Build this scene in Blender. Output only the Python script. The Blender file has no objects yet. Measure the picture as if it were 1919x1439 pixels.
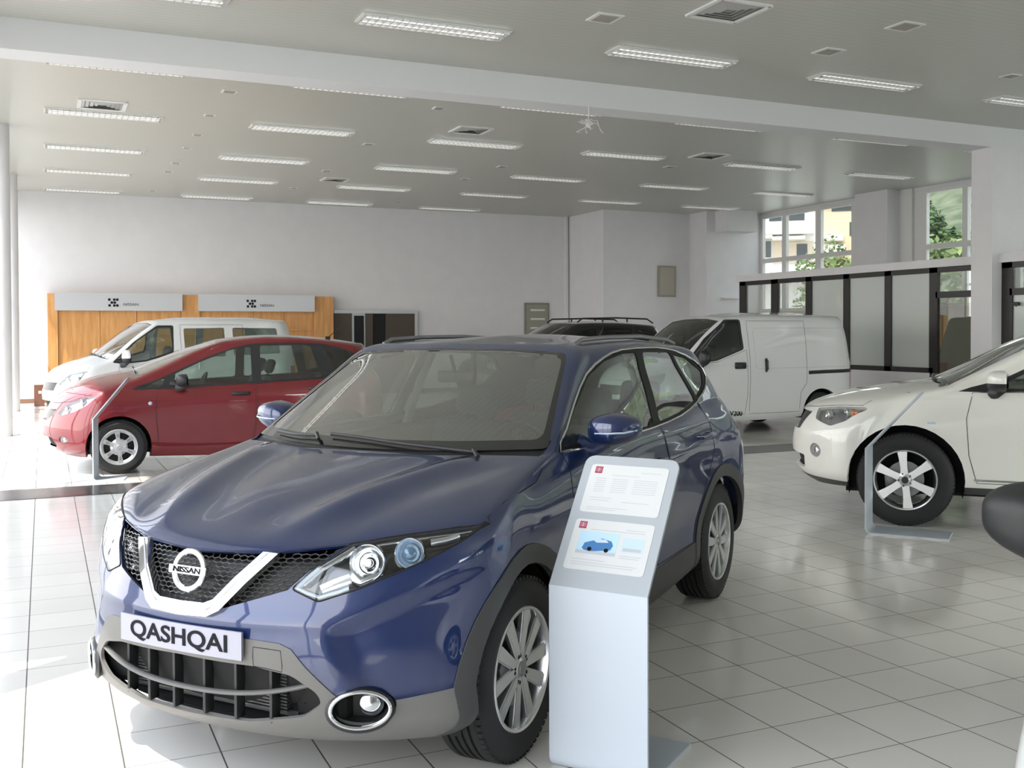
import bpy, bmesh, math, random
import numpy as np
from mathutils import Vector, Matrix, geometry
from mathutils.bvhtree import BVHTree
PI = math.pi
SC = bpy.context.scene
COL = SC.collection
random.seed(7)

# ------------------------------------------------------------------ materials
MATS = {}
def mat(name, color=(.8, .8, .8), rough=.5, metal=0, coat=0, spec=.5, trans=0, ior=1.45, emit=None, estr=0, build=None, coat_rough=.03, alpha=1):
    if name in MATS: return MATS[name]
    m = bpy.data.materials.new(name); m.use_nodes = True
    b = m.node_tree.nodes['Principled BSDF']
    b.inputs['Base Color'].default_value = (*color, 1)
    b.inputs['Roughness'].default_value = rough
    b.inputs['Metallic'].default_value = metal
    b.inputs['Coat Weight'].default_value = coat
    b.inputs['Coat Roughness'].default_value = coat_rough
    b.inputs['Specular IOR Level'].default_value = spec
    b.inputs['Transmission Weight'].default_value = trans
    b.inputs['IOR'].default_value = ior
    b.inputs['Alpha'].default_value = alpha
    if emit:
        b.inputs['Emission Color'].default_value = (*emit, 1)
        b.inputs['Emission Strength'].default_value = estr
    if build: build(m.node_tree, b)
    MATS[name] = m
    return m
def noise_color(scale, c1, c2, detail=4, bump=0, rough=None, dist=.01, stretch=None):
    def f(nt, b):
        tc = nt.nodes.new('ShaderNodeTexCoord'); mp = nt.nodes.new('ShaderNodeMapping')
        if stretch: mp.inputs['Scale'].default_value = stretch
        n = nt.nodes.new('ShaderNodeTexNoise'); n.inputs['Scale'].default_value = scale; n.inputs['Detail'].default_value = detail
        r = nt.nodes.new('ShaderNodeValToRGB'); r.color_ramp.elements[0].color = (*c1, 1); r.color_ramp.elements[1].color = (*c2, 1)
        r.color_ramp.elements[0].position = .3; r.color_ramp.elements[1].position = .7
        nt.links.new(tc.outputs['Object'], mp.inputs[0]); nt.links.new(mp.outputs[0], n.inputs['Vector'])
        nt.links.new(n.outputs[0], r.inputs[0]); nt.links.new(r.outputs[0], b.inputs['Base Color'])
        if bump:
            bp = nt.nodes.new('ShaderNodeBump'); bp.inputs['Strength'].default_value = bump; bp.inputs['Distance'].default_value = dist
            nt.links.new(n.outputs[0], bp.inputs['Height']); nt.links.new(bp.outputs[0], b.inputs['Normal'])
    return f
def glass_mat(name, tint=(.8, .9, .85), refl=.0, rough=0.0):
    # thin sheet glass: straight-through tinted transparency plus fresnel reflection
    if name in MATS: return MATS[name]
    m = bpy.data.materials.new(name); m.use_nodes = True; nt = m.node_tree; nt.nodes.clear()
    out = nt.nodes.new('ShaderNodeOutputMaterial'); mix = nt.nodes.new('ShaderNodeMixShader')
    tr = nt.nodes.new('ShaderNodeBsdfTransparent'); tr.inputs[0].default_value = (*tint, 1)
    gl = nt.nodes.new('ShaderNodeBsdfGlossy'); gl.inputs['Roughness'].default_value = rough; gl.inputs[0].default_value = (1, 1, 1, 1)
    fr = nt.nodes.new('ShaderNodeFresnel'); fr.inputs[0].default_value = 1.5
    ad = nt.nodes.new('ShaderNodeMath'); ad.operation = 'MULTIPLY_ADD'; ad.inputs[1].default_value = 1.6; ad.inputs[2].default_value = refl; ad.use_clamp = True
    geo = nt.nodes.new('ShaderNodeNewGeometry')
    io = nt.nodes.new('ShaderNodeMath'); io.operation = 'MULTIPLY_ADD'; io.inputs[1].default_value = 1 / 1.5 - 1.5; io.inputs[2].default_value = 1.5
    nt.links.new(geo.outputs['Backfacing'], io.inputs[0]); nt.links.new(io.outputs[0], fr.inputs[0])
    nt.links.new(fr.outputs[0], ad.inputs[0]); nt.links.new(ad.outputs[0], mix.inputs[0])
    nt.links.new(tr.outputs[0], mix.inputs[1]); nt.links.new(gl.outputs[0], mix.inputs[2]); nt.links.new(mix.outputs[0], out.inputs[0])
    MATS[name] = m
    return m

# ------------------------------------------------------------------ objects
def link(name, me, m=None, parent=None, smooth=None):
    o = bpy.data.objects.new(name, me); COL.objects.link(o)
    if m is not None and not me.materials: me.materials.append(m)
    if parent: o.parent = parent
    if smooth is not None:
        for p in me.polygons: p.use_smooth = True
        if smooth < 180: me.set_sharp_from_angle(angle=math.radians(smooth))
    return o
def obj(name, bm, m=None, parent=None, smooth=None):
    me = bpy.data.meshes.new(name); bmesh.ops.recalc_face_normals(bm, faces=bm.faces[:]); bm.to_mesh(me); bm.free()
    return link(name, me, m, parent, smooth)
def empty(name, loc=(0, 0, 0), rz=0):
    o = bpy.data.objects.new(name, None); COL.objects.link(o); o.location = loc; o.rotation_euler = (0, 0, rz)
    o.empty_display_size = .1
    return o
def tag(o, label=None, cat=None, group=None, kind=None):
    if label: o['label'] = label
    if cat: o['category'] = cat
    if group: o['group'] = group
    if kind: o['kind'] = kind
    return o
def struct(name, bm, m, smooth=None, parent=None):
    o = obj(name, bm, m, parent, smooth)
    if parent is None: o['kind'] = 'structure'
    return o
def copy_tree(o, parent=None):
    c = o.copy(); COL.objects.link(c)
    if parent: c.parent = parent
    for ch in o.children: copy_tree(ch, c)
    return c
NB = bmesh.new
def box(bm, x0, x1, y0, y1, z0, z1, mi=0, M=None):
    vs = [bm.verts.new((x, y, z)) for x in (x0, x1) for y in (y0, y1) for z in (z0, z1)]
    fs = [bm.faces.new([vs[i] for i in q]) for q in ((0, 1, 3, 2), (4, 6, 7, 5), (0, 4, 5, 1), (2, 3, 7, 6), (0, 2, 6, 4), (1, 5, 7, 3))]
    for f in fs: f.material_index = mi
    if M: bmesh.ops.transform(bm, matrix=M, verts=vs)
    return vs
def bbox(bm, x0, x1, y0, y1, z0, z1, r=.01, seg=2, mi=0, M=None):
    t = NB(); box(t, x0, x1, y0, y1, z0, z1)
    bmesh.ops.bevel(t, geom=t.edges[:], offset=r, segments=seg, affect='EDGES', profile=.5)
    if M: bmesh.ops.transform(t, matrix=M, verts=t.verts[:])
    merge(bm, t, mi)
def merge(bm, t, mi=0):
    mp = {v: bm.verts.new(v.co) for v in t.verts}
    for f in t.faces:
        try:
            n = bm.faces.new([mp[v] for v in f.verts]); n.material_index = mi; n.smooth = f.smooth
        except ValueError: pass
    t.free()
def tube(bm, pts, r, n=6, closed=False, cap=True, mi=0, up=None):
    pts = [Vector(p) for p in pts]; N = len(pts); rings = []
    pu = None
    for i, p in enumerate(pts):
        a = pts[(i - 1) % N] if (closed or i > 0) else p
        b = pts[(i + 1) % N] if (closed or i < N - 1) else p
        d = (b - a)
        if d.length < 1e-9: d = Vector((1, 0, 0))
        d.normalize()
        if pu is None:
            ref = Vector(up) if up else (Vector((0, 0, 1)) if abs(d.z) < .9 else Vector((1, 0, 0)))
            u = (ref - d * ref.dot(d)).normalized()
        else:
            u = (pu - d * pu.dot(d))
            u = u.normalized() if u.length > 1e-6 else pu
        pu = u; w = d.cross(u)
        rr = r[i] if isinstance(r, list) else r
        ru, rw = rr if isinstance(rr, tuple) else (rr, rr)
        rings.append([bm.verts.new(p + u * (math.cos(2 * PI * k / n) * ru) + w * (math.sin(2 * PI * k / n) * rw)) for k in range(n)])
    R = range(N if closed else N - 1)
    for i in R:
        A, B = rings[i], rings[(i + 1) % N]
        for k in range(n):
            f = bm.faces.new((A[k], A[(k + 1) % n], B[(k + 1) % n], B[k])); f.material_index = mi
    if cap and not closed:
        for f in (bm.faces.new(rings[0][::-1]), bm.faces.new(rings[-1])): f.material_index = mi
def lathe(bm, prof, n=48, axis='y', c=(0, 0, 0), mi=0, closed=False, M=None):
    # prof: list of (r, h); revolve about the local axis through c
    rings = []; vs = []
    for r, h in prof:
        ring = []
        for k in range(n):
            a = 2 * PI * k / n; u, w = r * math.cos(a), r * math.sin(a)
            p = {'y': (u, h, w), 'z': (u, w, h), 'x': (h, u, w)}[axis]
            ring.append(bm.verts.new((p[0] + c[0], p[1] + c[1], p[2] + c[2])))
        rings.append(ring); vs += ring
    L = len(prof)
    for i in range(L if closed else L - 1):
        A, B = rings[i], rings[(i + 1) % L]
        for k in range(n):
            f = bm.faces.new((A[k], A[(k + 1) % n], B[(k + 1) % n], B[k])); f.material_index = mi
    if M: bmesh.ops.transform(bm, matrix=M, verts=vs)
    return vs
def disc(bm, r, h, n=48, axis='y', c=(0, 0, 0), mi=0):
    vs = []
    for k in range(n):
        a = 2 * PI * k / n; u, w = r * math.cos(a), r * math.sin(a)
        p = {'y': (u, h, w), 'z': (u, w, h), 'x': (h, u, w)}[axis]
        vs.append(bm.verts.new((p[0] + c[0], p[1] + c[1], p[2] + c[2])))
    f = bm.faces.new(vs); f.material_index = mi
def prism(bm, poly, axis, a, b, mi=0):
    # poly 2D in the other two axes (x:(y,z), y:(x,z), z:(x,y)) extruded from a to b
    def P(p, h): return {'x': (h, p[0], p[1]), 'y': (p[0], h, p[1]), 'z': (p[0], p[1], h)}[axis]
    A = [bm.verts.new(P(p, a)) for p in poly]; B = [bm.verts.new(P(p, b)) for p in poly]
    n = len(poly); fs = [bm.faces.new(A[::-1]), bm.faces.new(B)]
    for i in range(n): fs.append(bm.faces.new((A[i], A[(i + 1) % n], B[(i + 1) % n], B[i])))
    for f in fs: f.material_index = mi
def rpoly(pts, r, n=4):
    # round the corners of a polygon; r may be a list
    out = []; N = len(pts)
    for i, p in enumerate(pts):
        rr = r[i] if isinstance(r, list) else r
        p = Vector(p); a = Vector(pts[i - 1]) - p; b = Vector(pts[(i + 1) % N]) - p
        la, lb = a.length, b.length
        if rr <= 0: out.append(tuple(p)); continue
        d = min(rr, la * .48, lb * .48)
        A = p + a / la * d; B = p + b / lb * d
        for k in range(n + 1):
            t = k / n; out.append(tuple(A * (1 - t) ** 2 + p * 2 * t * (1 - t) + B * t * t))
    return out
def smooth_poly(pts, n=6, closed=True):
    # catmull-rom through points
    out = []; N = len(pts); P = [Vector(p) for p in pts]
    for i in range(N if closed else N - 1):
        g = (lambda k: P[k % N]) if closed else (lambda k: P[min(max(k, 0), N - 1)])
        p0, p1, p2, p3 = g(i - 1), g(i), g(i + 1), g(i + 2)
        for k in range(n):
            t = k / n
            out.append(tuple(.5 * ((2 * p1) + (p2 - p0) * t + (2 * p0 - 5 * p1 + 4 * p2 - p3) * t * t + (3 * p1 - p0 - 3 * p2 + p3) * t ** 3)))
    if not closed: out.append(tuple(P[-1]))
    return out
def text_mesh(bm, s, size, depth=.001, M=None, mi=0, sx=1, bold=0):
    cu = bpy.data.curves.new('t', 'FONT'); cu.body = s; cu.size = size; cu.extrude = depth; cu.align_x = 'CENTER'; cu.align_y = 'CENTER'; cu.offset = bold
    o = bpy.data.objects.new('t', cu); COL.objects.link(o)
    dg = bpy.context.evaluated_depsgraph_get(); me = bpy.data.meshes.new_from_object(o.evaluated_get(dg))
    t = NB(); t.from_mesh(me); bpy.data.objects.remove(o); bpy.data.curves.remove(cu); bpy.data.meshes.remove(me)
    bmesh.ops.transform(t, matrix=(M or Matrix()) @ Matrix.Diagonal((sx, 1, 1, 1)), verts=t.verts[:])
    merge(bm, t, mi)
# ------------------------------------------------------------------ car bodies
# a car is drawn in x = metres behind its nose, y = towards its left, z = up; the mesh uses (-x, y, z)
def hermite(P, t, tq, sharp=(), mir=False):
    P = np.asarray(P, float); n = len(P); h = np.diff(t); S = (P[1:] - P[:-1]) / h.reshape(-1, *([1] * (P.ndim - 1)))
    mL = np.zeros_like(P); mR = np.zeros_like(P)
    for k in range(n):
        if 0 < k < n - 1:
            m = (h[k] * S[k - 1] + h[k - 1] * S[k]) / (h[k] + h[k - 1])
            mL[k] = mR[k] = m
            if k in sharp: mL[k] = S[k - 1]; mR[k] = S[k]
        else:
            m = S[0].copy() if k == 0 else S[-1].copy()
            if mir: m[..., 0] = 0; m[..., 2] = 0
            mL[k] = mR[k] = m
    out = []
    for q in tq:
        k = int(min(max(np.searchsorted(t, q, 'right') - 1, 0), n - 2)); u = (q - t[k]) / h[k]
        out.append((2 * u ** 3 - 3 * u * u + 1) * P[k] + (u ** 3 - 2 * u * u + u) * h[k] * mR[k] + (-2 * u ** 3 + 3 * u * u) * P[k + 1] + (u ** 3 - u * u) * h[k] * mL[k + 1])
    return np.array(out)
def knots_dense(t, ds):
    q = []; idx = []
    for a, b in zip(t[:-1], t[1:]):
        n = max(1, int(round((b - a) / ds))); idx.append(len(q)); q += [a + (b - a) * i / n for i in range(n)]
    idx.append(len(q)); q.append(t[-1]); return q, idx
def car_grid(sp):
    # rows 0..12 loops, 13 roof, 14 roof centreline; columns 0 front centre, 1-3 corner, 4..10 side, 11-12 rear corner, 13 rear centre
    G = np.zeros((15, 14, 3)); F, R = sp['F'], sp['R']; Sx = sp['S']  # S: {col: 13 triples}
    for i in range(13):
        G[i, 0] = (F[i][0], 0, F[i][1]); G[i, 13] = (R[i][0], 0, R[i][1])
        cols = sorted(Sx); t = [Sx[c][i][0] for c in cols]
        for c in cols: G[i, c] = Sx[c][i]
        for c in range(4, 11):
            if c not in Sx:
                w = sp.get('W', {}).get(c, .5); a, b = c - 1, c + 1
                x = Sx[a][i][0] * (1 - w) + Sx[b][i][0] * w
                G[i, c] = hermite(np.array([Sx[k][i] for k in cols]), np.array(t), [x])[0]
        n, m = sp['fc'][0 if i < 7 else (1 if i < 9 else 2)]
        for k, s in ((1, .35), (2, .65), (3, .88)):
            c = (1 - s ** n) ** (1 / m); a, b = G[i, 4], G[i, 0]
            G[i, k] = (a[0] - (a[0] - b[0]) * c, a[1] * s, b[2] + (a[2] - b[2]) * s * s)
        n, m = sp['rc'][0 if i < 9 else 1]
        for k, s in ((12, .42), (11, .8)):
            c = (1 - s ** n) ** (1 / m); a, b = G[i, 10], G[i, 13]
            G[i, k] = (a[0] - (a[0] - b[0]) * c, a[1] * s, b[2] + (a[2] - b[2]) * s * s)
    rx = [p[0] for p in sp['roof']]; rz = [p[1] for p in sp['roof']]
    x0, x1 = rx[0], rx[-1]
    for j in range(14):
        p = G[12, j]; lo, hi = G[12, 0, 0], G[12, 13, 0]
        f = np.interp(p[0], [lo, hi], [0, 1]); x = x0 + (x1 - x0) * f
        if j <= 4: x = x0 + (x1 - x0) * (.015 * j)
        if j >= 10: x = x1 - (x1 - x0) * .02 * (13 - j)
        if 4 < j < 10: x = x0 + (x1 - x0) * (.06 + (.94 - .06) * (j - 4) / 6)
        zc = float(hermite(np.array([[z] for z in rz]), np.array(rx), [x])[0][0])
        G[14, j] = (x, 0, zc)
        y13 = p[1] * .55; G[13, j] = ((x + p[0]) / 2, y13, zc - (zc - p[2]) * .42 if 0 < j < 13 else (zc + p[2]) / 2 + (.002 if j == 0 else 0))
    for (i, j), p in sp.get('O', {}).items(): G[i, j] = p
    return G
def car_hull(sp, ds=.03):
    G = car_grid(sp)
    d = np.linalg.norm(G[1:10, 1:] - G[1:10, :-1], axis=2).mean(0); tu = np.concatenate([[0], np.cumsum(d)])
    w = np.linalg.norm(G[1:, :] - G[:-1, :], axis=2)
    dv = np.maximum(w[:, [4, 6, 7, 8]].mean(1), w[:, :3].mean(1) * .6); tv = np.concatenate([[0], np.cumsum(np.maximum(dv, .012))])
    qu, _ = knots_dense(tu, ds); qv, iv = knots_dense(tv, ds)
    A = hermite(G.transpose(1, 0, 2), tu, qu, mir=True).transpose(1, 0, 2)
    sharp = sp.get('sharp', (9,))
    P = hermite(A, tv, qv, sharp=sharp)
    fixed = {iv[s] for s in sharp} | {0}
    P[:, 0, 1] = 0; P[:, -1, 1] = 0; P[-1, :, 1] = 0
    mask = np.ones(P.shape[:2]); 
    for r in fixed: mask[r] = 0
    for _ in range(sp.get('smooth', 4)):
        E = np.pad(P, ((1, 1), (1, 1), (0, 0)), mode='edge')
        E[1:-1, 0] = P[:, 1] * (1, -1, 1); E[1:-1, -1] = P[:, -2] * (1, -1, 1); E[-1, 1:-1] = P[-2] * (1, -1, 1)
        a = (E[:-2, 1:-1] + E[2:, 1:-1] + E[1:-1, :-2] + E[1:-1, 2:]) / 4
        along = (E[1:-1, :-2] + E[1:-1, 2:]) / 2
        P = P + (a - P) * .5 * mask[..., None] + (along - P) * .5 * (1 - mask)[..., None]
        P[:, 0, 1] = 0; P[:, -1, 1] = 0; P[-1, :, 1] = 0
    if 'deform' in sp:
        P = sp['deform'](P); P[:, 0, 1] = 0; P[:, -1, 1] = 0; P[-1, :, 1] = 0
        for _ in range(3):
            E = np.pad(P, ((1, 1), (1, 1), (0, 0)), mode='edge'); E[1:-1, 0] = P[:, 1] * (1, -1, 1); E[1:-1, -1] = P[:, -2] * (1, -1, 1); E[-1, 1:-1] = P[-2] * (1, -1, 1)
            P = P + ((E[:-2, 1:-1] + E[2:, 1:-1] + E[1:-1, :-2] + E[1:-1, 2:]) / 4 - P) * .5 * mask[..., None]
            P[:, 0, 1] = 0; P[:, -1, 1] = 0; P[-1, :, 1] = 0
    return P
class Car:
    def __init__(s, sp, name, loc, rz, ds=.03):
        s.P = car_hull(sp, ds); s.sp = sp; nv, nu = s.P.shape[:2]
        s.bm = bm = NB(); V = [[bm.verts.new((-p[0], p[1], p[2])) for p in row] for row in s.P]
        for i in range(nv - 1):
            for j in range(nu - 1): bm.faces.new((V[i][j], V[i][j + 1], V[i + 1][j + 1], V[i + 1][j]))
        bmesh.ops.remove_doubles(bm, verts=bm.verts[:], dist=1e-4)
        bmesh.ops.dissolve_degenerate(bm, dist=1e-5, edges=bm.edges[:])
        bm.normal_update()
        if sum(f.normal.y for f in bm.faces) < 0: bmesh.ops.reverse_faces(bm, faces=bm.faces[:])
        s.bvh = BVHTree.FromBMesh(bm); s.lay = bm.faces.layers.int.new('part'); s.parts = {0: ('body', 'center', None, 0, None)}; s.k = 0
        s.root = empty(name, loc, rz)
    def uv(s, co, view):
        return {'side': (-co.x, co.z), 'front': (co.y, co.z), 'top': (-co.x, co.y)}[view]
    def cut(s, name, view, poly, m=None, mode='center', off=0, lim=None, only=None, parent=None, depth=.012):
        # mode: center (one merged part), pair (one part on each side), hole
        bm = s.bm; s.k += 1; s.parts[s.k] = (name, mode, m, off, parent, depth)
        a = np.array(poly); lo, hi = a.min(0) - .03, a.max(0) + .03
        lim = lim or (lambda c: True)
        def ok(c): return lim(Vector((-c.x, c.y, c.z)))
        cand = set()
        for f in bm.faces:
            if only is not None and f[s.lay] not in only: continue
            c = f.calc_center_median(); u = s.uv(c, view)
            if lo[0] < u[0] < hi[0] and lo[1] < u[1] < hi[1] and ok(c): cand.add(f)
        N = len(poly); dim = {'side': (0, 2), 'front': (1, 2), 'top': (0, 1)}[view]
        for i in range(N):
            p, q = Vector(poly[i]), Vector(poly[(i + 1) % N]); d = q - p
            if d.length < 1e-6: continue
            nn = Vector((-d.y, d.x)).normalized()
            b0, b1 = (min(p.x, q.x) - .002, min(p.y, q.y) - .002), (max(p.x, q.x) + .002, max(p.y, q.y) + .002)
            fs = []
            for f in cand:
                us = [s.uv(v.co, view) for v in f.verts]
                xs = [u[0] for u in us]; ys = [u[1] for u in us]
                if max(xs) < b0[0] or min(xs) > b1[0] or max(ys) < b0[1] or min(ys) > b1[1]: continue
                e = [(u[0] - p.x) * nn.x + (u[1] - p.y) * nn.y for u in us]
                if min(e) < -1e-5 and max(e) > 1e-5: fs.append(f)
            if not fs: continue
            co = [0, 0, 0]; no = [0, 0, 0]
            co[dim[0]], co[dim[1]] = p.x, p.y; no[dim[0]], no[dim[1]] = nn.x, nn.y
            if dim[0] == 0: co[0] = -co[0]; no[0] = -no[0]
            geom = set(fs)
            for f in fs: geom.update(f.edges); geom.update(f.verts)
            r = bmesh.ops.bisect_plane(bm, geom=list(geom), plane_co=co, plane_no=no, dist=1e-6)
            cand = {f for f in cand if f.is_valid} | {g for g in r['geom'] if isinstance(g, bmesh.types.BMFace) and g.is_valid}
        n = 0
        for f in cand:
            c = f.calc_center_median(); u = s.uv(c, view)
            if ok(c) and inside(u, poly): f[s.lay] = s.k; n += 1
        return s.k
    def proj(s, view, p, off=0, guess=0):
        if view == 'side': o, d = Vector((-p[0], 3, p[1])), Vector((0, -1, 0))
        elif view == 'front': o, d = Vector((2, p[0], p[1])), Vector((-1, 0, 0))
        elif view == 'rear': o, d = Vector((-7, p[0], p[1])), Vector((1, 0, 0))
        else: o, d = Vector((-p[0], p[1], 4)), Vector((0, 0, -1))
        h = s.bvh.ray_cast(o, d)
        if h[0] is None:
            h = s.bvh.find_nearest(o + d * (2 if view != 'side' else 2.2))
        n = h[1] if h[1].dot(d) < 0 else -h[1]
        return h[0] + n * off
    def line(s, view, pts, off=0, close=False, step=.04):
        out = []; P = [Vector(p) for p in pts]; N = len(P)
        for i in range(N if close else N - 1):
            a, b = P[i], P[(i + 1) % N]; n = max(1, int((b - a).length / step))
            out += [s.proj(view, a.lerp(b, k / n), off) for k in range(n)]
        if not close: out.append(s.proj(view, P[-1], off))
        return out
    def trim(s, name, lines, r, m, parent=None, pair=True, n=6, sep=False):
        # lines: lists of 3D points on the left side
        if sep:
            for sgn in (1, -1):
                bm = NB()
                for L, cl in lines: tube(bm, [(p[0], p[1] * sgn, p[2]) for p in L], r, n, closed=cl)
                obj(name, bm, m, parent or s.root, 40)
            return
        bm = NB()
        for L, cl in lines:
            tube(bm, L, r, n, closed=cl)
            if pair: tube(bm, [(p[0], -p[1], p[2]) for p in L], r, n, closed=cl)
        return obj(name, bm, m, parent or s.root, 40)
    def finish(s, bodymat, skirt=.012):
        bm = s.bm; bm.normal_update(); made = {}
        for k in sorted(s.parts):
            name, mode, m, off, parent = s.parts[k][:5]; depth = s.parts[k][5] if len(s.parts[k]) > 5 else skirt
            if mode == 'hole': continue
            fs = [f for f in bm.faces if f[s.lay] == k]
            if not fs: print('EMPTY PART', name); continue
            for sgn in ((1,) if mode != 'pair' else (1, -1)):
                t = NB(); mp = {}
                def V(v, sg):
                    key = (v, sg)
                    if key not in mp:
                        c = v.co - v.normal * off; c = Vector((c.x, max(c.y, 0) if abs(v.co.y) > 1e-6 else 0, c.z)); mp[key] = t.verts.new((c.x, c.y * sg, c.z))
                    return mp[key]
                for sg in ((1, -1) if mode == 'center' else (sgn,)):
                    for f in fs:
                        vs = [V(v, sg) for v in f.verts]
                        if sg < 0: vs = vs[::-1]
                        try: t.faces.new(vs)
                        except ValueError: pass
                if mode == 'center': bmesh.ops.remove_doubles(t, verts=t.verts[:], dist=2e-5)
                t.normal_update()
                if depth:
                    be = [e for e in t.edges if e.is_boundary]; nm = {v: v.normal.copy() for e in be for v in e.verts}
                    r = bmesh.ops.extrude_edge_only(t, edges=be)
                    nv = [g for g in r['geom'] if isinstance(g, bmesh.types.BMVert)]
                    kd = {tuple(round(c, 5) for c in v.co): n for v, n in nm.items()}
                    for v in nv:
                        n = kd.get(tuple(round(c, 5) for c in v.co), Vector((0, 0, 0))); v.co -= n * depth
                me = bpy.data.meshes.new(name); t.to_mesh(me); t.free()
                par = s.root if not parent else made[parent] if parent in made else s.root
                o = link(name, me, m or bodymat, par, 35)
                made.setdefault(name, o)
                if mode == 'pair' and sgn < 0: made[name + '*'] = o
        s.made = made; bm.free()
        return made
def inside(u, poly):
    c = False; n = len(poly); x, y = u
    for i in range(n):
        x1, y1 = poly[i]; x2, y2 = poly[i - 1]
        if (y1 > y) != (y2 > y) and x < (x2 - x1) * (y - y1) / (y2 - y1) + x1: c = not c
    return c
# ------------------------------------------------------------------ shared materials
M_rubber = mat('tyre_rubber', (.022, .022, .023), .62, spec=.35)
M_black = mat('black_plastic', (.02, .021, .022), .45)
M_black2 = mat('dull_black', (.012, .012, .013), .8)
M_gloss = mat('gloss_black', (.006, .006, .007), .08, coat=1)
M_chrome = mat('chrome', (.72, .73, .74), .06, 1)
M_alloy = mat('alloy_silver', (.68, .69, .7), .26, .85, coat=.6)
M_alloy_dark = mat('alloy_dark_grey', (.28, .285, .3), .35, .8)  # darker tone of the two-tone wheels and small trim
M_hubcap = mat('hubcap_silver', (.45, .46, .48), .34, .6)
M_steel = mat('brake_steel', (.20, .20, .21), .42, .9)
M_clad = mat('cladding_grey', (.15, .147, .14), .42, spec=.4)
M_clad_d = mat('cladding_dark', (.062, .063, .064), .5, spec=.4)
M_glass = glass_mat('car_glass', (.55, .64, .60), .05)
M_glass_d = glass_mat('privacy_glass', (.16, .18, .17), .03)
M_ws = glass_mat('windscreen_glass', (.58, .66, .60), .20)
M_lens = glass_mat('lamp_lens', (.93, .95, .96), .01)
M_seat = mat('seat_fabric', (.035, .036, .04), .85)
M_trimgrey = mat('cabin_plastic', (.09, .09, .09), .7)
M_headliner = mat('headliner', (.52, .51, .47), .9)
M_mirror = mat('mirror_glass', (.85, .87, .88), .02, 1)
M_reflector = mat('lamp_reflector', (.70, .72, .74), .13, 1)
M_white_lamp = mat('lamp_white_plastic', (.50, .60, .70), .2, coat=1)
M_red_lamp = mat('tail_lamp_red', (.45, .01, .012), .12, coat=1)
M_amber = mat('amber_lamp', (.75, .2, .03), .15, coat=1)
M_kglass = glass_mat('dark_cabin_glass', (.09, .10, .10), 0)
M_pillar = mat('pillar_black', (.012, .012, .012), .55, spec=.25)
M_disc = mat('blue_projector_lens', (.12, .22, .34), .04, .3, coat=1)

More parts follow.
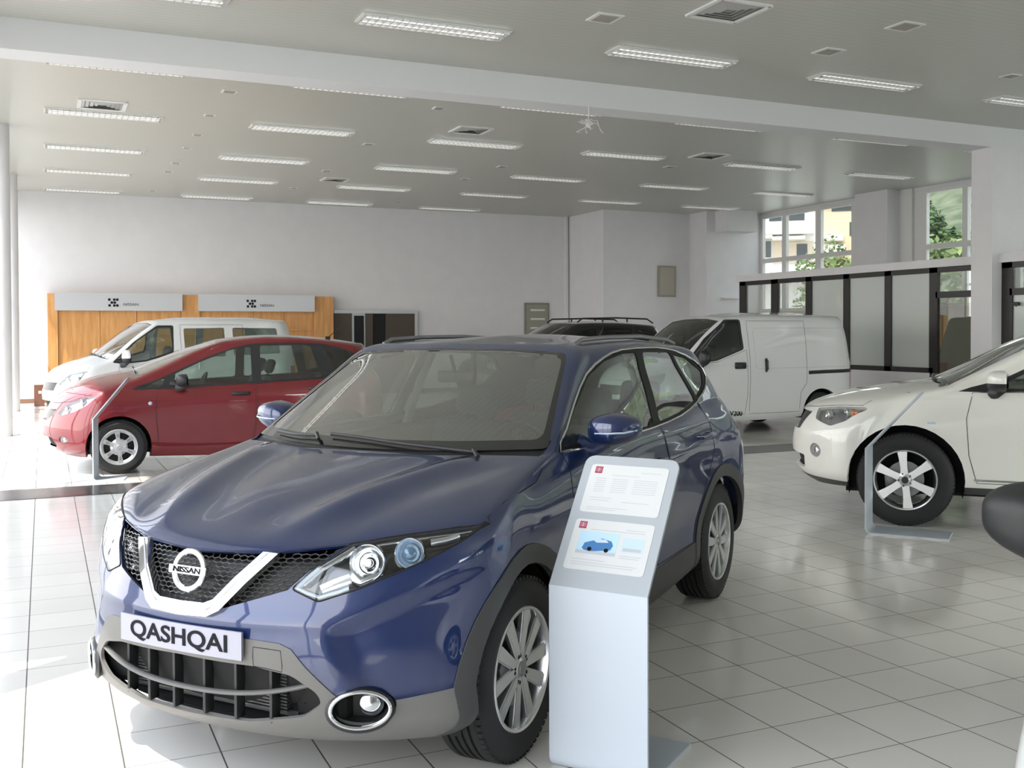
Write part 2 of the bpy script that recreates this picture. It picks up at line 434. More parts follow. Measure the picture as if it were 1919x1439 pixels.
def bar2(bm, poly, y0, y1, bev=.004, M=None, mi=0):
    t = NB(); prism(t, poly, 'y', y0, y1); bmesh.ops.recalc_face_normals(t, faces=t.faces[:])
    if bev: bmesh.ops.bevel(t, geom=t.edges[:], offset=bev, segments=2, affect='EDGES')
    if M: bmesh.ops.transform(t, matrix=M, verts=t.verts[:])
    merge(bm, t, mi)
def wheel_meshes(style, Ro, Rr, w):
    """meshes of one wheel, axis y, outer face towards +y, centre at the origin; the outer face of the tyre is y = 0"""
    h = w
    bm = NB()   # tyre
    sh = .012
    prof = [(Rr - .004, -.012), (Rr + .012, -.002), (Rr + .03, .003), ((Ro + Rr) / 2 + .01, .006), (Ro - .035, -.002), (Ro - .014, -.012), (Ro - .004, -.026)]
    grooves = [.28, .43, .57, .72]
    y = -.03; pts = []
    for g in grooves:
        gy = -g * h; pts += [(Ro, gy + .006), (Ro - .009, gy + .004), (Ro - .009, gy - .004), (Ro, gy - .006)]
    prof += [(Ro, -.034)] + pts + [(Ro, -h + .034), (Ro - .006, -h + .02), (Ro - .02, -h + .006), ((Ro + Rr) / 2, -h - .004), (Rr, -h + .012)]
    lathe(bm, prof, 72); 
    # tread blocks: shallow lateral cuts drawn as raised shoulder ribs
    for k in range(72):
        a = 2 * PI * k / 72
        M = Matrix.Rotation(a, 4, 'Y')
        for y0, y1, R0 in ((-.033, -.012, Ro - .005),):
            box(bm, -.009, .009, y0, y1, R0 - .008, R0 + .0035, M=M)
    tyre = bpy.data.meshes.new('tyre'); bmesh.ops.recalc_face_normals(bm, faces=bm.faces[:]); bm.to_mesh(tyre); bm.free(); tyre.materials.append(M_rubber)
    for p in tyre.polygons: p.use_smooth = True
    tyre.set_sharp_from_angle(angle=math.radians(38))
    bm = NB()   # rim: barrel, lip, spokes
    m0, m1 = 0, 1
    lathe(bm, [(Rr, -.012), (Rr + .006, -.004), (Rr + .002, .001), (Rr - .008, -.002), (Rr - .014, -.02), (Rr - .022, -.06), (Rr - .024, -h * .7), (Rr, -h + .01)], 64, mi=0)
    ins = Rr - .006
    if style == 'y5':
        for k in range(5):
            A = 2 * PI * k / 5
            for s in (-1, 1):
                a0 = s * .16; a1 = s * .345
                p0 = Vector((math.sin(a0) * .035, math.cos(a0) * .035)); p1 = Vector((math.sin(a1) * ins, math.cos(a1) * ins))
                d = (p1 - p0).normalized(); n = Vector((d.y, -d.x))
                poly = [p0 - n * .020, p0 + n * .020, p1 + n * .031 + d * .003, p1 - n * .031 + d * .003]
                bar2(bm, [tuple(q) for q in poly], -.036, -.012, .005, Matrix.Rotation(A, 4, 'Y'), 0)
            poly = [(-.010, .05), (.010, .05), (.03, .13), (0, .145), (-.03, .13)]
            bar2(bm, poly, -.05, -.03, .003, Matrix.Rotation(A, 4, 'Y'), 1)
    elif style == 's6':
        for k in range(6):
            A = 2 * PI * k / 6
            poly = [(-.030, .045), (.030, .045), (.027, .10), (.031, .17), (.040, ins + .002), (-.040, ins + .002), (-.031, .17), (-.027, .10)]
            bar2(bm, poly, -.04, -.012, .006, Matrix.Rotation(A, 4, 'Y'), 0)
    elif style == 'cap6':
        lathe(bm, [(.0001, -.004), (.05, -.006), (.075, -.012), (ins * .48, -.025), (ins * .5, -.05)], 48, mi=0); lathe(bm, [(.02, -.052), (ins - .01, -.055)], 48, mi=2)
        lathe(bm, [(ins - .03, -.022), (ins - .022, -.012), (ins, -.004)], 64, mi=0)
        for k in range(6):
            A = 2 * PI * k / 6
            poly = [(-.030, .05), (.030, .05), (.020, ins * .6), (.036, ins - .004), (-.036, ins - .004), (-.020, ins * .6)]
            bar2(bm, poly, -.03, -.008, .006, Matrix.Rotation(A, 4, 'Y'), 0)
            poly = [(-.006, ins * .55), (.006, ins * .55), (.012, ins * .78), (-.012, ins * .78)]
            bar2(bm, poly, -.03, -.004, .002, Matrix.Rotation(A, 4, 'Y'), 1)
    elif style == 'steel':
        lathe(bm, [(.0001, -.03), (.03, -.028), (.055, -.034), (.08, -.05), (ins * .75, -.045), (ins * .9, -.03), (ins, -.03)], 48, mi=1)
        for k in range(9):
            M = Matrix.Rotation(2 * PI * k / 9, 4, 'Y'); poly = [(-.022, ins * .62), (.022, ins * .62), (.026, ins * .86), (-.026, ins * .86)]
            bar2(bm, poly, -.045, -.028, .004, M, 0)
    hubr = .062 if style != 'y5' else .05
    lathe(bm, [(.0001, -.006), (.022, -.007), (.03, -.012), (hubr, -.016), (hubr + .004, -.03), (hubr + .004, -.06)], 36, mi=0)
    rim = bpy.data.meshes.new('rim'); bmesh.ops.recalc_face_normals(bm, faces=bm.faces[:]); bm.to_mesh(rim); bm.free()
    rim.materials.append({'cap6': M_hubcap, 'steel': M_hubcap}.get(style, M_alloy)); rim.materials.append(M_alloy_dark if style != 'steel' else M_black); rim.materials.append(M_black2)
    for p in rim.polygons: p.use_smooth = True
    rim.set_sharp_from_angle(angle=math.radians(32))
    bm = NB()   # centre cap with wheel nuts
    lathe(bm, [(.0001, -.001), (.024, -.002), (.028, -.006), (.028, -.02)], 28)
    for k in range(5 if style != 's6' else 5):
        a = 2 * PI * k / 5 + .3; r = .052
        lathe(bm, [(.0001, -.012), (.008, -.012), (.0085, -.022), (.0085, -.03)], 10, c=(math.sin(a) * r, 0, math.cos(a) * r))
    cap = bpy.data.meshes.new('hub_cap'); bmesh.ops.recalc_face_normals(bm, faces=bm.faces[:]); bm.to_mesh(cap); bm.free()
    cap.materials.append({'s6': M_black}.get(style, M_alloy_dark if style != 'cap6' else M_hubcap))
    for p in cap.polygons: p.use_smooth = True
    cap.set_sharp_from_angle(angle=math.radians(32))
    bm = NB()   # brake disc and caliper behind the spokes
    lathe(bm, [(.06, -.075), (.148, -.075), (.148, -.10), (.06, -.10)], 40, closed=True)
    lathe(bm, [(.0001, -.07), (.06, -.07), (.062, -.1)], 24)
    bbox(bm, .07, .16, -.12, -.06, -.06, .06, .012)
    brake = bpy.data.meshes.new('brake_disc'); bmesh.ops.recalc_face_normals(bm, faces=bm.faces[:]); bm.to_mesh(brake); bm.free(); brake.materials.append(M_steel)
    for p in brake.polygons: p.use_smooth = True
    brake.set_sharp_from_angle(angle=math.radians(32))
    return dict(tyre=tyre, rim=rim, hub_cap=cap, brake_disc=brake)
def add_wheels(root, style, Ro, Rr, w, xs, yh, steer=0, turn=(0, 0, 0, 0), only=None):
    me = wheel_meshes(style, Ro, Rr, w); k = 0
    for i, x in enumerate(xs):
        for s in (1, -1):
            if only and (i, s) not in only: k += 1; continue
            wh = empty('wheel', (-x, yh * s, Ro)); wh.parent = root
            wh.rotation_euler = Matrix.Rotation((0 if s > 0 else PI) + (steer if i == 0 else 0), 4, 'Z').to_euler()
            for n, m in me.items():
                o = bpy.data.objects.new(n, m); COL.objects.link(o); o.parent = wh
                o.rotation_euler = (0, turn[k], 0)
            k += 1
def wheel_wells(root, xs, yh, R, depth=.34):
    for x in xs:
        for s in (1, -1):
            bm = NB(); n = 22; a0, a1 = -.35, PI + .35; A = []; B = []
            for k in range(n + 1):
                a = a0 + (a1 - a0) * k / n
                A.append(bm.verts.new((-x + R * math.cos(a), (yh + .0) * s, .345 + R * math.sin(a)))); B.append(bm.verts.new((-x + R * math.cos(a), (yh - depth) * s, .345 + R * math.sin(a))))
            for k in range(n): bm.faces.new((A[k], A[k + 1], B[k + 1], B[k]))
            bm.faces.new(B)
            obj('wheel_arch_liner', bm, M_black2, root)
def seat(root, x, y, z=.42, rear=False, w=.5, m=None):
    m = m or M_seat
    e = empty('seat', (-x, y, z)); e.parent = root; bm = NB()
    bbox(bm, -.25, .25, -w / 2, w / 2, -.02, .13, .05, 3)
    obj('cushion', bm, m, e, 50); bm = NB()
    M = Matrix.Translation((-.26, 0, .08)) @ Matrix.Rotation(-.32, 4, 'Y')
    bbox(bm, -.06, .06, -w / 2, w / 2, 0, .6, .05, 3, M=M); obj('backrest', bm, m, e, 50)
    ys = [0] if not rear else [-w * .32, w * .32]
    for yy in ys:
        bm = NB()
        bbox(bm, -.045, .045, yy - .13, yy + .13, .64, .82, .045, 3, M=M)
        for q in (-.05, .05): tube(bm, [M @ Vector((0, yy + q, .56)), M @ Vector((0, yy + q, .68))], .007, 6)
        obj('headrest', bm, m, e, 50)
def cabin(root, sp):
    # dashboard, steering wheel, seats and floor
    c = sp['cab']; d = empty('dashboard', (0, 0, 0)); d.parent = root
    bm = NB(); x0, z0 = c['dash']; w = c['w']
    prof = [(-x0, z0 - .005), (-x0 - .35, z0 - .03), (-x0 - .5, z0 - .09), (-x0 - .52, z0 - .3), (-x0 - .3, z0 - .55), (-x0, z0 - .5)]
    prism(bm, rpoly(prof, .05), 'y', -w, w); obj('dash_panel', bm, M_trimgrey, d, 40)
    bm = NB(); M = Matrix.Translation((-x0 - .62, .36, z0 - .06)) @ Matrix.Rotation(math.radians(65), 4, 'Y')
    ring = [M @ Vector((math.cos(a) * .18, math.sin(a) * .18, 0)) for a in [2 * PI * k / 32 for k in range(32)]]
    tube(bm, ring, .016, 8, closed=True)
    for a in (0, PI, PI * 1.5 if False else -PI / 2): tube(bm, [M @ Vector((0, 0, -.02)), M @ Vector((math.cos(a) * .17, math.sin(a) * .17, 0))], (.012), 6)
    bbox(bm, -.06, .06, -.06, .06, -.05, .0, .02, 2, M=M); tube(bm, [M @ Vector((0, 0, -.03)), M @ Vector((0, 0, -.25))], .035, 8)
    o = obj('steering_wheel', bm, M_black, d, 40)
    for sx in c['front']: 
        for s in (1, -1): seat(root, sx, .36 * s * c.get('sy', 1), c.get('sz', .42))
    if c.get('rear'): seat(root, c['rear'], 0, c.get('sz', .42), True, c['w'] * 1.55)
    bm = NB(); x1 = c['end']; box(bm, -x1, -x0 - .05, -w, w, .26, .3); obj('cabin_floor', bm, M_black2, root)
# ------------------------------------------------------------------ the blue crossover in front
def circ(cx, cz, r, n=28, rz=None, a0=0):
    rz = rz or r
    return [(cx + r * math.cos(a0 + 2 * PI * k / n), cz + rz * math.sin(a0 + 2 * PI * k / n)) for k in range(n)]
def dust(col, amt, dc=(.31, .31, .27)):
    # settled dust: greys the upward-facing panels a little
    def f(nt, b):
        L = nt.links.new; N = nt.nodes.new; g = N('ShaderNodeNewGeometry'); s = N('ShaderNodeSeparateXYZ'); L(g.outputs['Normal'], s.inputs[0])
        p = N('ShaderNodeMath'); p.operation = 'POWER'; p.inputs[1].default_value = 3; p.use_clamp = True; c = N('ShaderNodeMath'); c.operation = 'MAXIMUM'; c.inputs[1].default_value = 0; L(s.outputs[2], c.inputs[0]); L(c.outputs[0], p.inputs[0])
        n = N('ShaderNodeTexNoise'); n.inputs['Scale'].default_value = 5; n.inputs['Detail'].default_value = 5; tc = N('ShaderNodeTexCoord'); L(tc.outputs['Object'], n.inputs['Vector'])
        m = N('ShaderNodeMath'); m.operation = 'MULTIPLY'; L(p.outputs[0], m.inputs[0]); L(n.outputs[0], m.inputs[1]); k = N('ShaderNodeMath'); k.operation = 'MULTIPLY'; k.inputs[1].default_value = amt * 2; L(m.outputs[0], k.inputs[0])
        x = N('ShaderNodeMix'); x.data_type = 'RGBA'; L(k.outputs[0], x.inputs[0]); x.inputs[6].default_value = (*col, 1); x.inputs[7].default_value = (*dc, 1); L(x.outputs[2], b.inputs['Base Color'])
    return f
def paint(name, col, metal=.3, rough=.38, amt=0, ci=1.5):
    m = mat(name, col, rough, metal, coat=1, coat_rough=.03, spec=.5, build=dust(col, amt) if amt else None); m.node_tree.nodes['Principled BSDF'].inputs['Coat IOR'].default_value = ci; return m
M_blue = paint('ink_blue_metallic', (.003, .018, .095), .35, .4, .08, 1.7)
M_red = paint('deep_red_metallic', (.17, .004, .010), .25, .4, .05, 1.6)
M_white = paint('white_paint', (.70, .71, .71), 0, .4)
M_pearl = paint('pearl_white_paint', (.74, .74, .69), 0, .4)
M_darkcar = paint('black_paint', (.012, .013, .015), 0, .4)
M_grille = mat('grille_black', (.012, .012, .012), .35)
M_grille_bar = mat('grille_bar_grey', (.05, .05, .05), .3, coat=.5)
M_plate = mat('plate_face', (.34, .34, .40), .5)
M_ink = mat('plate_ink', (.008, .008, .012), .7, spec=.2)
M_seam = mat('panel_gap_black', (.006, .006, .007), .7)

def honeycomb(car, poly, off=-.012, pitch=.034, hz=.020, r=.0026, x0=-.02, parent=None, name='mesh_bars', m=None):
    """hexagonal wire mesh laid over the half polygon (front view) and mirrored"""
    bm = NB(); seen = set(); ys = [p[0] for p in poly]; zs = [p[1] for p in poly]
    nrow = int((max(zs) - min(zs)) / (hz * .78)) + 2; ncol = int((max(ys) + .02) / pitch) + 2
    for rr in range(nrow):
        for cc in range(-1, ncol):
            cy = cc * pitch + (pitch / 2 if rr % 2 else 0); cz = min(zs) + rr * hz * .78
            hx = [(cy, cz + hz * .52), (cy + pitch / 2, cz + hz * .26), (cy + pitch / 2, cz - hz * .26), (cy, cz - hz * .52), (cy - pitch / 2, cz - hz * .26), (cy - pitch / 2, cz + hz * .26)]
            for k in range(6):
                a, b = hx[k], hx[(k + 1) % 6]; mid = ((a[0] + b[0]) / 2, (a[1] + b[1]) / 2)
                key = (round(mid[0], 3), round(mid[1], 3))
                if key in seen or mid[0] < -.001 or not inside(a, poly) or not inside(b, poly): continue
                seen.add(key)
                A, B = car.proj('front', (abs(a[0]), a[1]), off), car.proj('front', (abs(b[0]), b[1]), off)
                tube(bm, [A, B], r, 4, cap=False); tube(bm, [(A[0], -A[1], A[2]), (B[0], -B[1], B[2])], r, 4, cap=False)
    return obj(name, bm, m or M_grille_bar, parent or car.root)
def lathe_front(bm, prof, c, n=32, mi=0, tilt=(0, 0)):
    """lathe about the forward axis (+x) at c (mesh coordinates)"""
    M = Matrix.Translation(c) @ Matrix.Rotation(tilt[0], 4, 'Z') @ Matrix.Rotation(tilt[1], 4, 'Y')
    t = NB(); lathe(t, prof, n, 'x'); bmesh.ops.transform(t, matrix=M, verts=t.verts[:]); merge(bm, t, mi)
def mirror_housing(name, root, y, x, z, m_cap, m_low, sy=.25, sz=.16, sx=.17, glass=True, foot=(0, -.1)):
    for s in (1, -1):
        e = empty(name, (-x, y * s, z)); e.parent = root
        for part, mm, lo, hi in (('cap', m_cap, -.15, 1), ('housing', m_low, -1, -.15)):
            bm = NB(); bmesh.ops.create_uvsphere(bm, u_segments=28, v_segments=18, radius=1)
            for v in bm.verts:
                c = v.co; q = 3.2
                n = (abs(c.x) ** q + abs(c.y) ** q + abs(c.z) ** q) ** (1 / q); c /= n
                if c.x < 0: c.x *= .25
                v.co = Vector((c.x * sx * .6 * (1 - .35 * max(0, s * c.y)), c.y * sy / 2, c.z * sz / 2 * (1 - .34 * max(0, s * c.y)) * (1 - .10 * max(0, -s * c.y)) + .05 * sz * s * c.y))
            lz = -.1 * sz
            geom = bm.verts[:] + bm.edges[:] + bm.faces[:]
            bmesh.ops.bisect_plane(bm, geom=geom, plane_co=(0, 0, lz), plane_no=(0, 0, 1), clear_inner=(part == 'cap'), clear_outer=(part == 'housing'))
            if part == 'housing':
                f = foot; tube(bm, [(0, -s * sy * .22, -sz * .35), (-.0 + f[0] * .5, -s * sy * .45, -sz * .6), (f[0], -s * (sy * .5 + .05), f[1])], [(.04, .022), (.04, .022), (.05, .03)], 10)
            obj(part, bm, mm, e, 50)
        if m_cap is M_blue:
            bm = NB(); tube(bm, [(sx * .57, -s * sy * .25, -sz * .10), (sx * .60, 0, -sz * .09), (sx * .50, s * sy * .3, -sz * .06), (sx * .22, s * sy * .47, -.0)], (.004, .003), 6); obj('indicator_strip', bm, M_white_lamp, e, 60)
        bm = NB(); t = NB(); bmesh.ops.create_circle(t, cap_ends=True, segments=32, radius=1)
        for v in t.verts: v.co = Vector((-sx * .155, v.co.x * sy * .44, v.co.y * sz * .40))
        merge(bm, t); obj('mirror_glass', bm, M_mirror, e)

def smooth01(t): t = np.clip(t, 0, 1); return t * t * (3 - 2 * t)
def blue_deform(P):
    x, y, z = P[..., 0], P[..., 1], P[..., 2]
    # bonnet ridges running from the badge to the pillars, with a shallow valley between and outside them
    yr = .27 + .30 * np.clip((x - .22) / 1.0, 0, 1) ** .9; f = smooth01((x - .16) / .3) * smooth01((1.22 - x) / .25) * (z > .86)
    d = (y - yr); P[..., 2] = z + f * (.024 * np.exp(-(d / .055) ** 2) - .014 * np.exp(-((d + .17) / .09) ** 2) - .012 * np.exp(-((d - .14) / .07) ** 2))
    # bumper: scooped corner below a crease
    z = P[..., 2]
    zc = .640 + .20 * np.clip((y - .50) / .42, 0, 1) ** 1.2; yb = .50 + (.64 - z) * .42
    g = smooth01((zc - z) / .055) * smooth01((y - yb) / .08) * smooth01((.72 - x) / .25) * smooth01((z - .30) / .12)
    P[..., 0] += .028 * g; P[..., 1] -= .014 * g * (y > .3)
    g2 = np.exp(-((z - .655) / .018) ** 2) * smooth01((.56 - y) / .1) * (x < .35); P[..., 0] -= .010 * g2
    # doors: hollow above the sill, sharp shoulder
    g3 = smooth01((x - 1.3) / .3) * smooth01((3.3 - x) / .5) * (y > .5); P[..., 1] -= .020 * g3 * np.exp(-((z - .56) / .10) ** 2); P[..., 1] += .008 * g3 * np.exp(-((z - (.90 + .03 * (x - 1.4))) / .03) ** 2)
    return P
BLUE = dict(deform=blue_deform,
    F=[(.25, .20), (.115, .265), (.052, .42), (.036, .56), (.062, .69), (.122, .842), (.17, .886), (.44, .985), (.80, 1.055), (1.10, 1.105), (1.37, 1.262), (1.645, 1.412), (1.91, 1.537)],
    R=[(4.15, .28), (4.33, .36), (4.377, .50), (4.36, .62), (4.34, .76), (4.32, .90), (4.30, 1.0), (4.28, 1.04), (4.26, 1.08), (4.24, 1.12), (4.21, 1.24), (4.16, 1.36), (4.10, 1.48)],
    S={4: [(.47, .80, .235), (.44, .875, .29), (.45, .895, .42), (.46, .895, .56), (.50, .892, .71), (.56, .872, .905), (.62, .845, .955), (.84, .80, 1.02), (1.08, .775, 1.065), (1.30, .765, 1.105), (1.53, .715, 1.25), (1.76, .66, 1.395), (1.98, .605, 1.53)],
       6: [(1.40, .80, .20), (1.40, .865, .27), (1.42, .868, .42), (1.44, .880, .60), (1.45, .892, .78), (1.46, .890, .93), (1.47, .862, 1.01), (1.50, .845, 1.045), (1.53, .83, 1.07), (1.58, .81, 1.10), (1.85, .755, 1.27), (2.10, .705, 1.41), (2.38, .65, 1.537)],
       8: [(2.95, .80, .21), (2.98, .87, .28), (2.98, .872, .44), (2.98, .888, .62), (2.98, .903, .80), (2.98, .903, .95), (2.97, .87, 1.05), (2.97, .85, 1.09), (2.96, .83, 1.12), (2.95, .805, 1.15), (2.95, .76, 1.28), (2.95, .705, 1.41), (2.95, .65, 1.542)],
       10: [(4.0, .78, .30), (4.03, .86, .36), (4.04, .885, .50), (4.04, .892, .64), (4.03, .895, .80), (4.0, .885, .95), (3.97, .84, 1.06), (3.95, .815, 1.11), (3.93, .79, 1.16), (3.90, .765, 1.20), (3.87, .72, 1.30), (3.83, .675, 1.40), (3.78, .62, 1.495)]},
    fc=[(2.25, 1.12), (2.4, 1.2), (2, 1)], rc=[(2.6, 1.2), (2.4, 1.1)], smooth=14,
    roof=[(1.98, 1.553), (2.4, 1.592), (2.9, 1.600), (3.4, 1.585), (3.8, 1.548), (4.02, 1.51)],
    cab=dict(dash=(1.22, 1.06), w=.68, front=(2.28,), rear=3.15, end=3.7, sz=.44),
)
def build_blue():
    ca = Car(BLUE, 'crossover_car', CARPOS['blue'][0], CARPOS['blue'][1], .02)
    R = ca.root
    tag(R, 'dark blue crossover car with silver V-shaped grille trim standing closest to the viewer', 'car')
    side = lambda c: c.y > .35
    DLO = smooth_poly([(1.43, 1.10), (1.56, 1.185), (1.72, 1.285), (1.96, 1.41), (2.2, 1.483), (2.45, 1.517), (2.85, 1.522), (3.2, 1.510), (3.5, 1.470), (3.72, 1.375), (3.66, 1.285), (3.40, 1.19), (3.0, 1.14), (2.5, 1.118), (1.9, 1.108)], 2)
    ca.cut('pillar_trim', 'side', DLO, M_pillar, 'pair', .002, side)
    kd = ca.k
    W1 = rpoly([(1.475, 1.118), (1.70, 1.258), (1.97, 1.400), (2.20, 1.468), (2.45, 1.500), (2.64, 1.503), (2.53, 1.134)], .03)
    W2 = rpoly([(2.64, 1.138), (2.74, 1.503), (3.24, 1.492), (3.40, 1.205), (3.02, 1.157)], .03)
    W3 = rpoly([(3.30, 1.478), (3.50, 1.452), (3.685, 1.368), (3.62, 1.29), (3.455, 1.222)], .02)
    for n, w in (('front_window', W1), ('rear_window', W2), ('quarter_window', W3)): ca.cut(n, 'side', w, M_glass, 'pair', .006, side, only={kd})
    ca.cut('windscreen_border', 'front', rpoly([(-.2, 1.112), (.40, 1.115), (.775, 1.125), (.60, 1.513), (.30, 1.530), (-.2, 1.534)], [0, 0, .02, .04, 0, 0]), M_gloss, 'center', .001, lambda c: .9 < c.x < 2.05)
    kw = ca.k
    ca.cut('windscreen', 'front', rpoly([(-.2, 1.146), (.40, 1.150), (.735, 1.158), (.588, 1.500), (.30, 1.520), (-.2, 1.524)], [0, 0, .04, .05, 0, 0]), M_ws, 'center', .004, lambda c: .9 < c.x < 2.05, only={kw})
    ca.cut('rear_screen', 'front', rpoly([(-.2, 1.13), (.6, 1.15), (.56, 1.43), (-.2, 1.46)], [0, .05, .05, 0]), M_glass, 'center', .004, lambda c: c.x > 3.85)
    ca.cut('cowl', 'top', [(1.085, -.2), (1.10, .25), (1.16, .50), (1.235, .68), (1.27, .77), (1.40, .77), (1.40, -.2)], M_black, 'center', .012, lambda c: .9 < c.x < 1.5 and c.z < 1.15 , only={0})
    # lower front
    ca.cut('bumper_cladding', 'front', [(-.2, .607), (.0, .607), (.30, .598), (.385, .590), (.425, .572), (.47, .515), (.575, .395), (.605, .374), (.76, .398), (.97, .43), (.97, .05), (-.2, .05)], M_clad, 'center', -.004, lambda c: c.x < .75)
    kc = ca.k
    ca.cut('lower_intake', 'front', rpoly([(-.2, .527), (.30, .513), (.425, .488), (.50, .43), (.512, .392), (.45, .345), (.25, .308), (-.2, .299)], .02), M_black2, 'center', .075, lambda c: c.x < .6, only={kc})
    ki = ca.k
    GR = [(-.2, .668), (.0, .668), (.135, .675), (.20, .697), (.385, .756), (.435, .81), (.525, .893), (.30, .868), (0, .853), (-.2, .853)]
    ca.cut('grille', 'front', GR, M_grille, 'center', .05, lambda c: c.x < .5)
    kg = ca.k
    HL = rpoly([(.398, .760), (.487, .722), (.60, .762), (.74, .828), (.83, .885), (.878, .936), (.80, .932), (.66, .918), (.535, .896), (.455, .825)], [.012, .012, .03, .05, .03, .004, .03, .03, .01, .01])
    ca.cut('headlight', 'front', HL, M_gloss, 'pair', .055, lambda c: c.x < .8)
    ca.cut('fog_recess', 'front', circ(.622, .372, .088, 28, .056), None, 'hole', 0, lambda c: c.x < .6)
    ca.cut('hood', 'front', [(-.2, .856), (.0, .856), (.3, .871), (.53, .898), (.70, .921), (.80, .9345), (.868, .942), (.862, .96), (.852, .975), (.835, 1.0), (.80, 1.06), (.76, 1.12), (-.2, 1.2)], None, 'center', -.0, lambda c: c.x < 1.33, only={0})
    # side
    side2 = lambda c: c.y > .5
    ca.cut('sill_cladding', 'side', [(.8, .375), (1.34, .385), (2.4, .40), (3.05, .42), (3.5, .43), (3.5, .1), (.8, .1)], M_clad_d, 'pair', -.004, side2, only={0})
    ca.cut('bumper_cladding', 'side', [(3.6, .43), (4.0, .47), (4.5, .50), (4.5, .1), (3.6, .1)], M_clad_d, 'pair', -.004, side2, only={0})
    arch = lambda c: c.y > .6 
    for ax in (.90, 3.546):
        ca.cut('arch_cladding', 'side', circ(ax, .345, .468, 40), M_clad_d, 'pair', -.007, arch, depth=.03)
        ka = ca.k
        ca.cut('arch_hole', 'side', circ(ax, .345, .395, 40), None, 'hole', 0, lambda c: c.y > .45)
    D1 = [(1.44, 1.098), (1.365, .95), (1.34, .7), (1.345, .55), (1.39, .405), (2.46, .415), (2.495, .6), (2.515, .85), (2.585, 1.125), (2.0, 1.108)]
    D2 = [(2.60, 1.125), (2.525, .85), (2.505, .6), (2.47, .415), (3.05, .425), (3.09, .55), (3.22, .75), (3.38, .93), (3.43, 1.06), (3.42, 1.19), (3.0, 1.138)]
    ca.cut('front_door', 'side', D1, None, 'pair', 0, side2, only={0}); ca.cut('rear_door', 'side', D2, None, 'pair', 0, side2, only={0})
    TL = rpoly([(3.93, .99), (4.05, .97), (4.5, .95), (4.5, 1.08), (4.1, 1.10), (3.95, 1.06)], .02)
    ca.cut('tail_light', 'side', TL, M_red_lamp, 'pair', -.003, lambda c: c.y > .35 and c.x > 3.8, only={0})
    seams = [(ca.line('side', D1, -.0005, True), True), (ca.line('side', D2, -.0005, True), True),
             (ca.line('front', [(.53, .897), (.70, .920), (.80, .9335), (.868, .941)], 0), False)]
    up = [ca.proj('front', (.872, .943), -.001)] + [ca.proj('top', p, -.001) for p in ((.66, .862), (.8, .856), (.95, .848), (1.1, .835), (1.2, .815), (1.27, .785))]
    seams.append((up, False))
    lip = ca.line('front', [(0, .855), (.3, .870), (.53, .897)], -.002)
    seams.append((lip, False))
    U = [(-.05, .655), (.02, .655), (.125, .66), (.165, .682), (.325, .868), (.268, .872), (.135, .715), (.10, .700), (-.05, .698)]
    # chrome V band standing proud of the grille
    def proud(name, poly, m, off, parent, th=.02):
        bm = NB(); poly = [p for p in poly]; tri = geometry.tessellate_polygon([[Vector((p[0], p[1], 0)) for p in poly]])
        for s in (1, -1):
            top = []; bot = []
            for p in poly:
                q = ca.proj('front', (abs(p[0]), p[1]), 0); y = p[0] * s
                top.append(bm.verts.new((q.x + off, y, p[1]))); bot.append(bm.verts.new((q.x + off - th, y, p[1])))
            for t in tri: bm.faces.new([top[i] for i in t]) if s > 0 else bm.faces.new([top[i] for i in t][::-1])
            n = len(poly)
            for i in range(n):
                bm.faces.new((top[i], bot[i], bot[(i + 1) % n], top[(i + 1) % n]))
        return obj(name, bm, m, parent, 30)
    ca.finish(M_blue)
    md = ca.made
    proud('grille_chrome', [(0, .657), (.125, .662), (.168, .684), (.245, .774), (.325, .868), (.270, .871), (.20, .79), (.135, .716), (.10, .702), (0, .700)], M_chrome, .018, md['grille'], .05)
    proud('chrome_inner_line', [(0, .678), (.115, .682), (.14, .695), (.21, .775), (.29, .868), (.283, .869), (.205, .783), (.135, .702), (.112, .689), (0, .685)], M_alloy_dark, .0195, md['grille'], .01)
    honeycomb(ca, GR, -.014, .029, .018, .0024, parent=md['grille'])
    # badge: ring and name bar
    cy, cz = 0, .795; cx = -(ca.proj('front', (0, .795)).x * -1) ; px = ca.proj('front', (0, .795)).x + .012
    e = empty('badge', (px, 0, cz)); e.parent = md['grille']; e.rotation_euler = (0, -.22, 0)
    bm = NB(); ring = [(0, math.cos(2 * PI * k / 40) * .066, math.sin(2 * PI * k / 40) * .064) for k in range(40)]
    tube(bm, ring, (.006, .011), 8, closed=True, up=(1, 0, 0)); obj('badge_ring', bm, M_chrome, e, 40)
    bm = NB(); bbox(bm, -.006, .012, -.085, .085, -.0155, .0155, .004); obj('badge_bar', bm, M_chrome, e, 40)
    bm = NB(); text_mesh(bm, 'NISSAN', .026, .0008, Matrix.Translation((.0128, 0, -.0005)) @ Matrix.Rotation(PI / 2, 4, 'Z') @ Matrix.Rotation(PI / 2, 4, 'X'), sx=1.45, bold=.0006)
    obj('badge_lettering', bm, M_ink, e)
    # number plate
    q = ca.proj('front', (0, .58)).x; e = empty('number_plate', (q + .012, 0, .580)); e.parent = R
    bm = NB(); n = 10
    for i in range(n):
        y0, y1 = -.277 + .554 * i / n, -.277 + .554 * (i + 1) / n
        def cx_(y): return -.16 * y * y
        vs = [bm.verts.new((cx_(y) + dx, y, z)) for dx in (0, -.008) for y in (y0, y1) for z in (-.047, .047)]
        for qd in ((0, 2, 3, 1), (4, 5, 7, 6), (0, 4, 6, 2), (1, 3, 7, 5)): bm.faces.new([vs[k] for k in qd])
    bmesh.ops.remove_doubles(bm, verts=bm.verts[:], dist=1e-5)
    obj('plate_board', bm, M_plate, e); bm = NB()
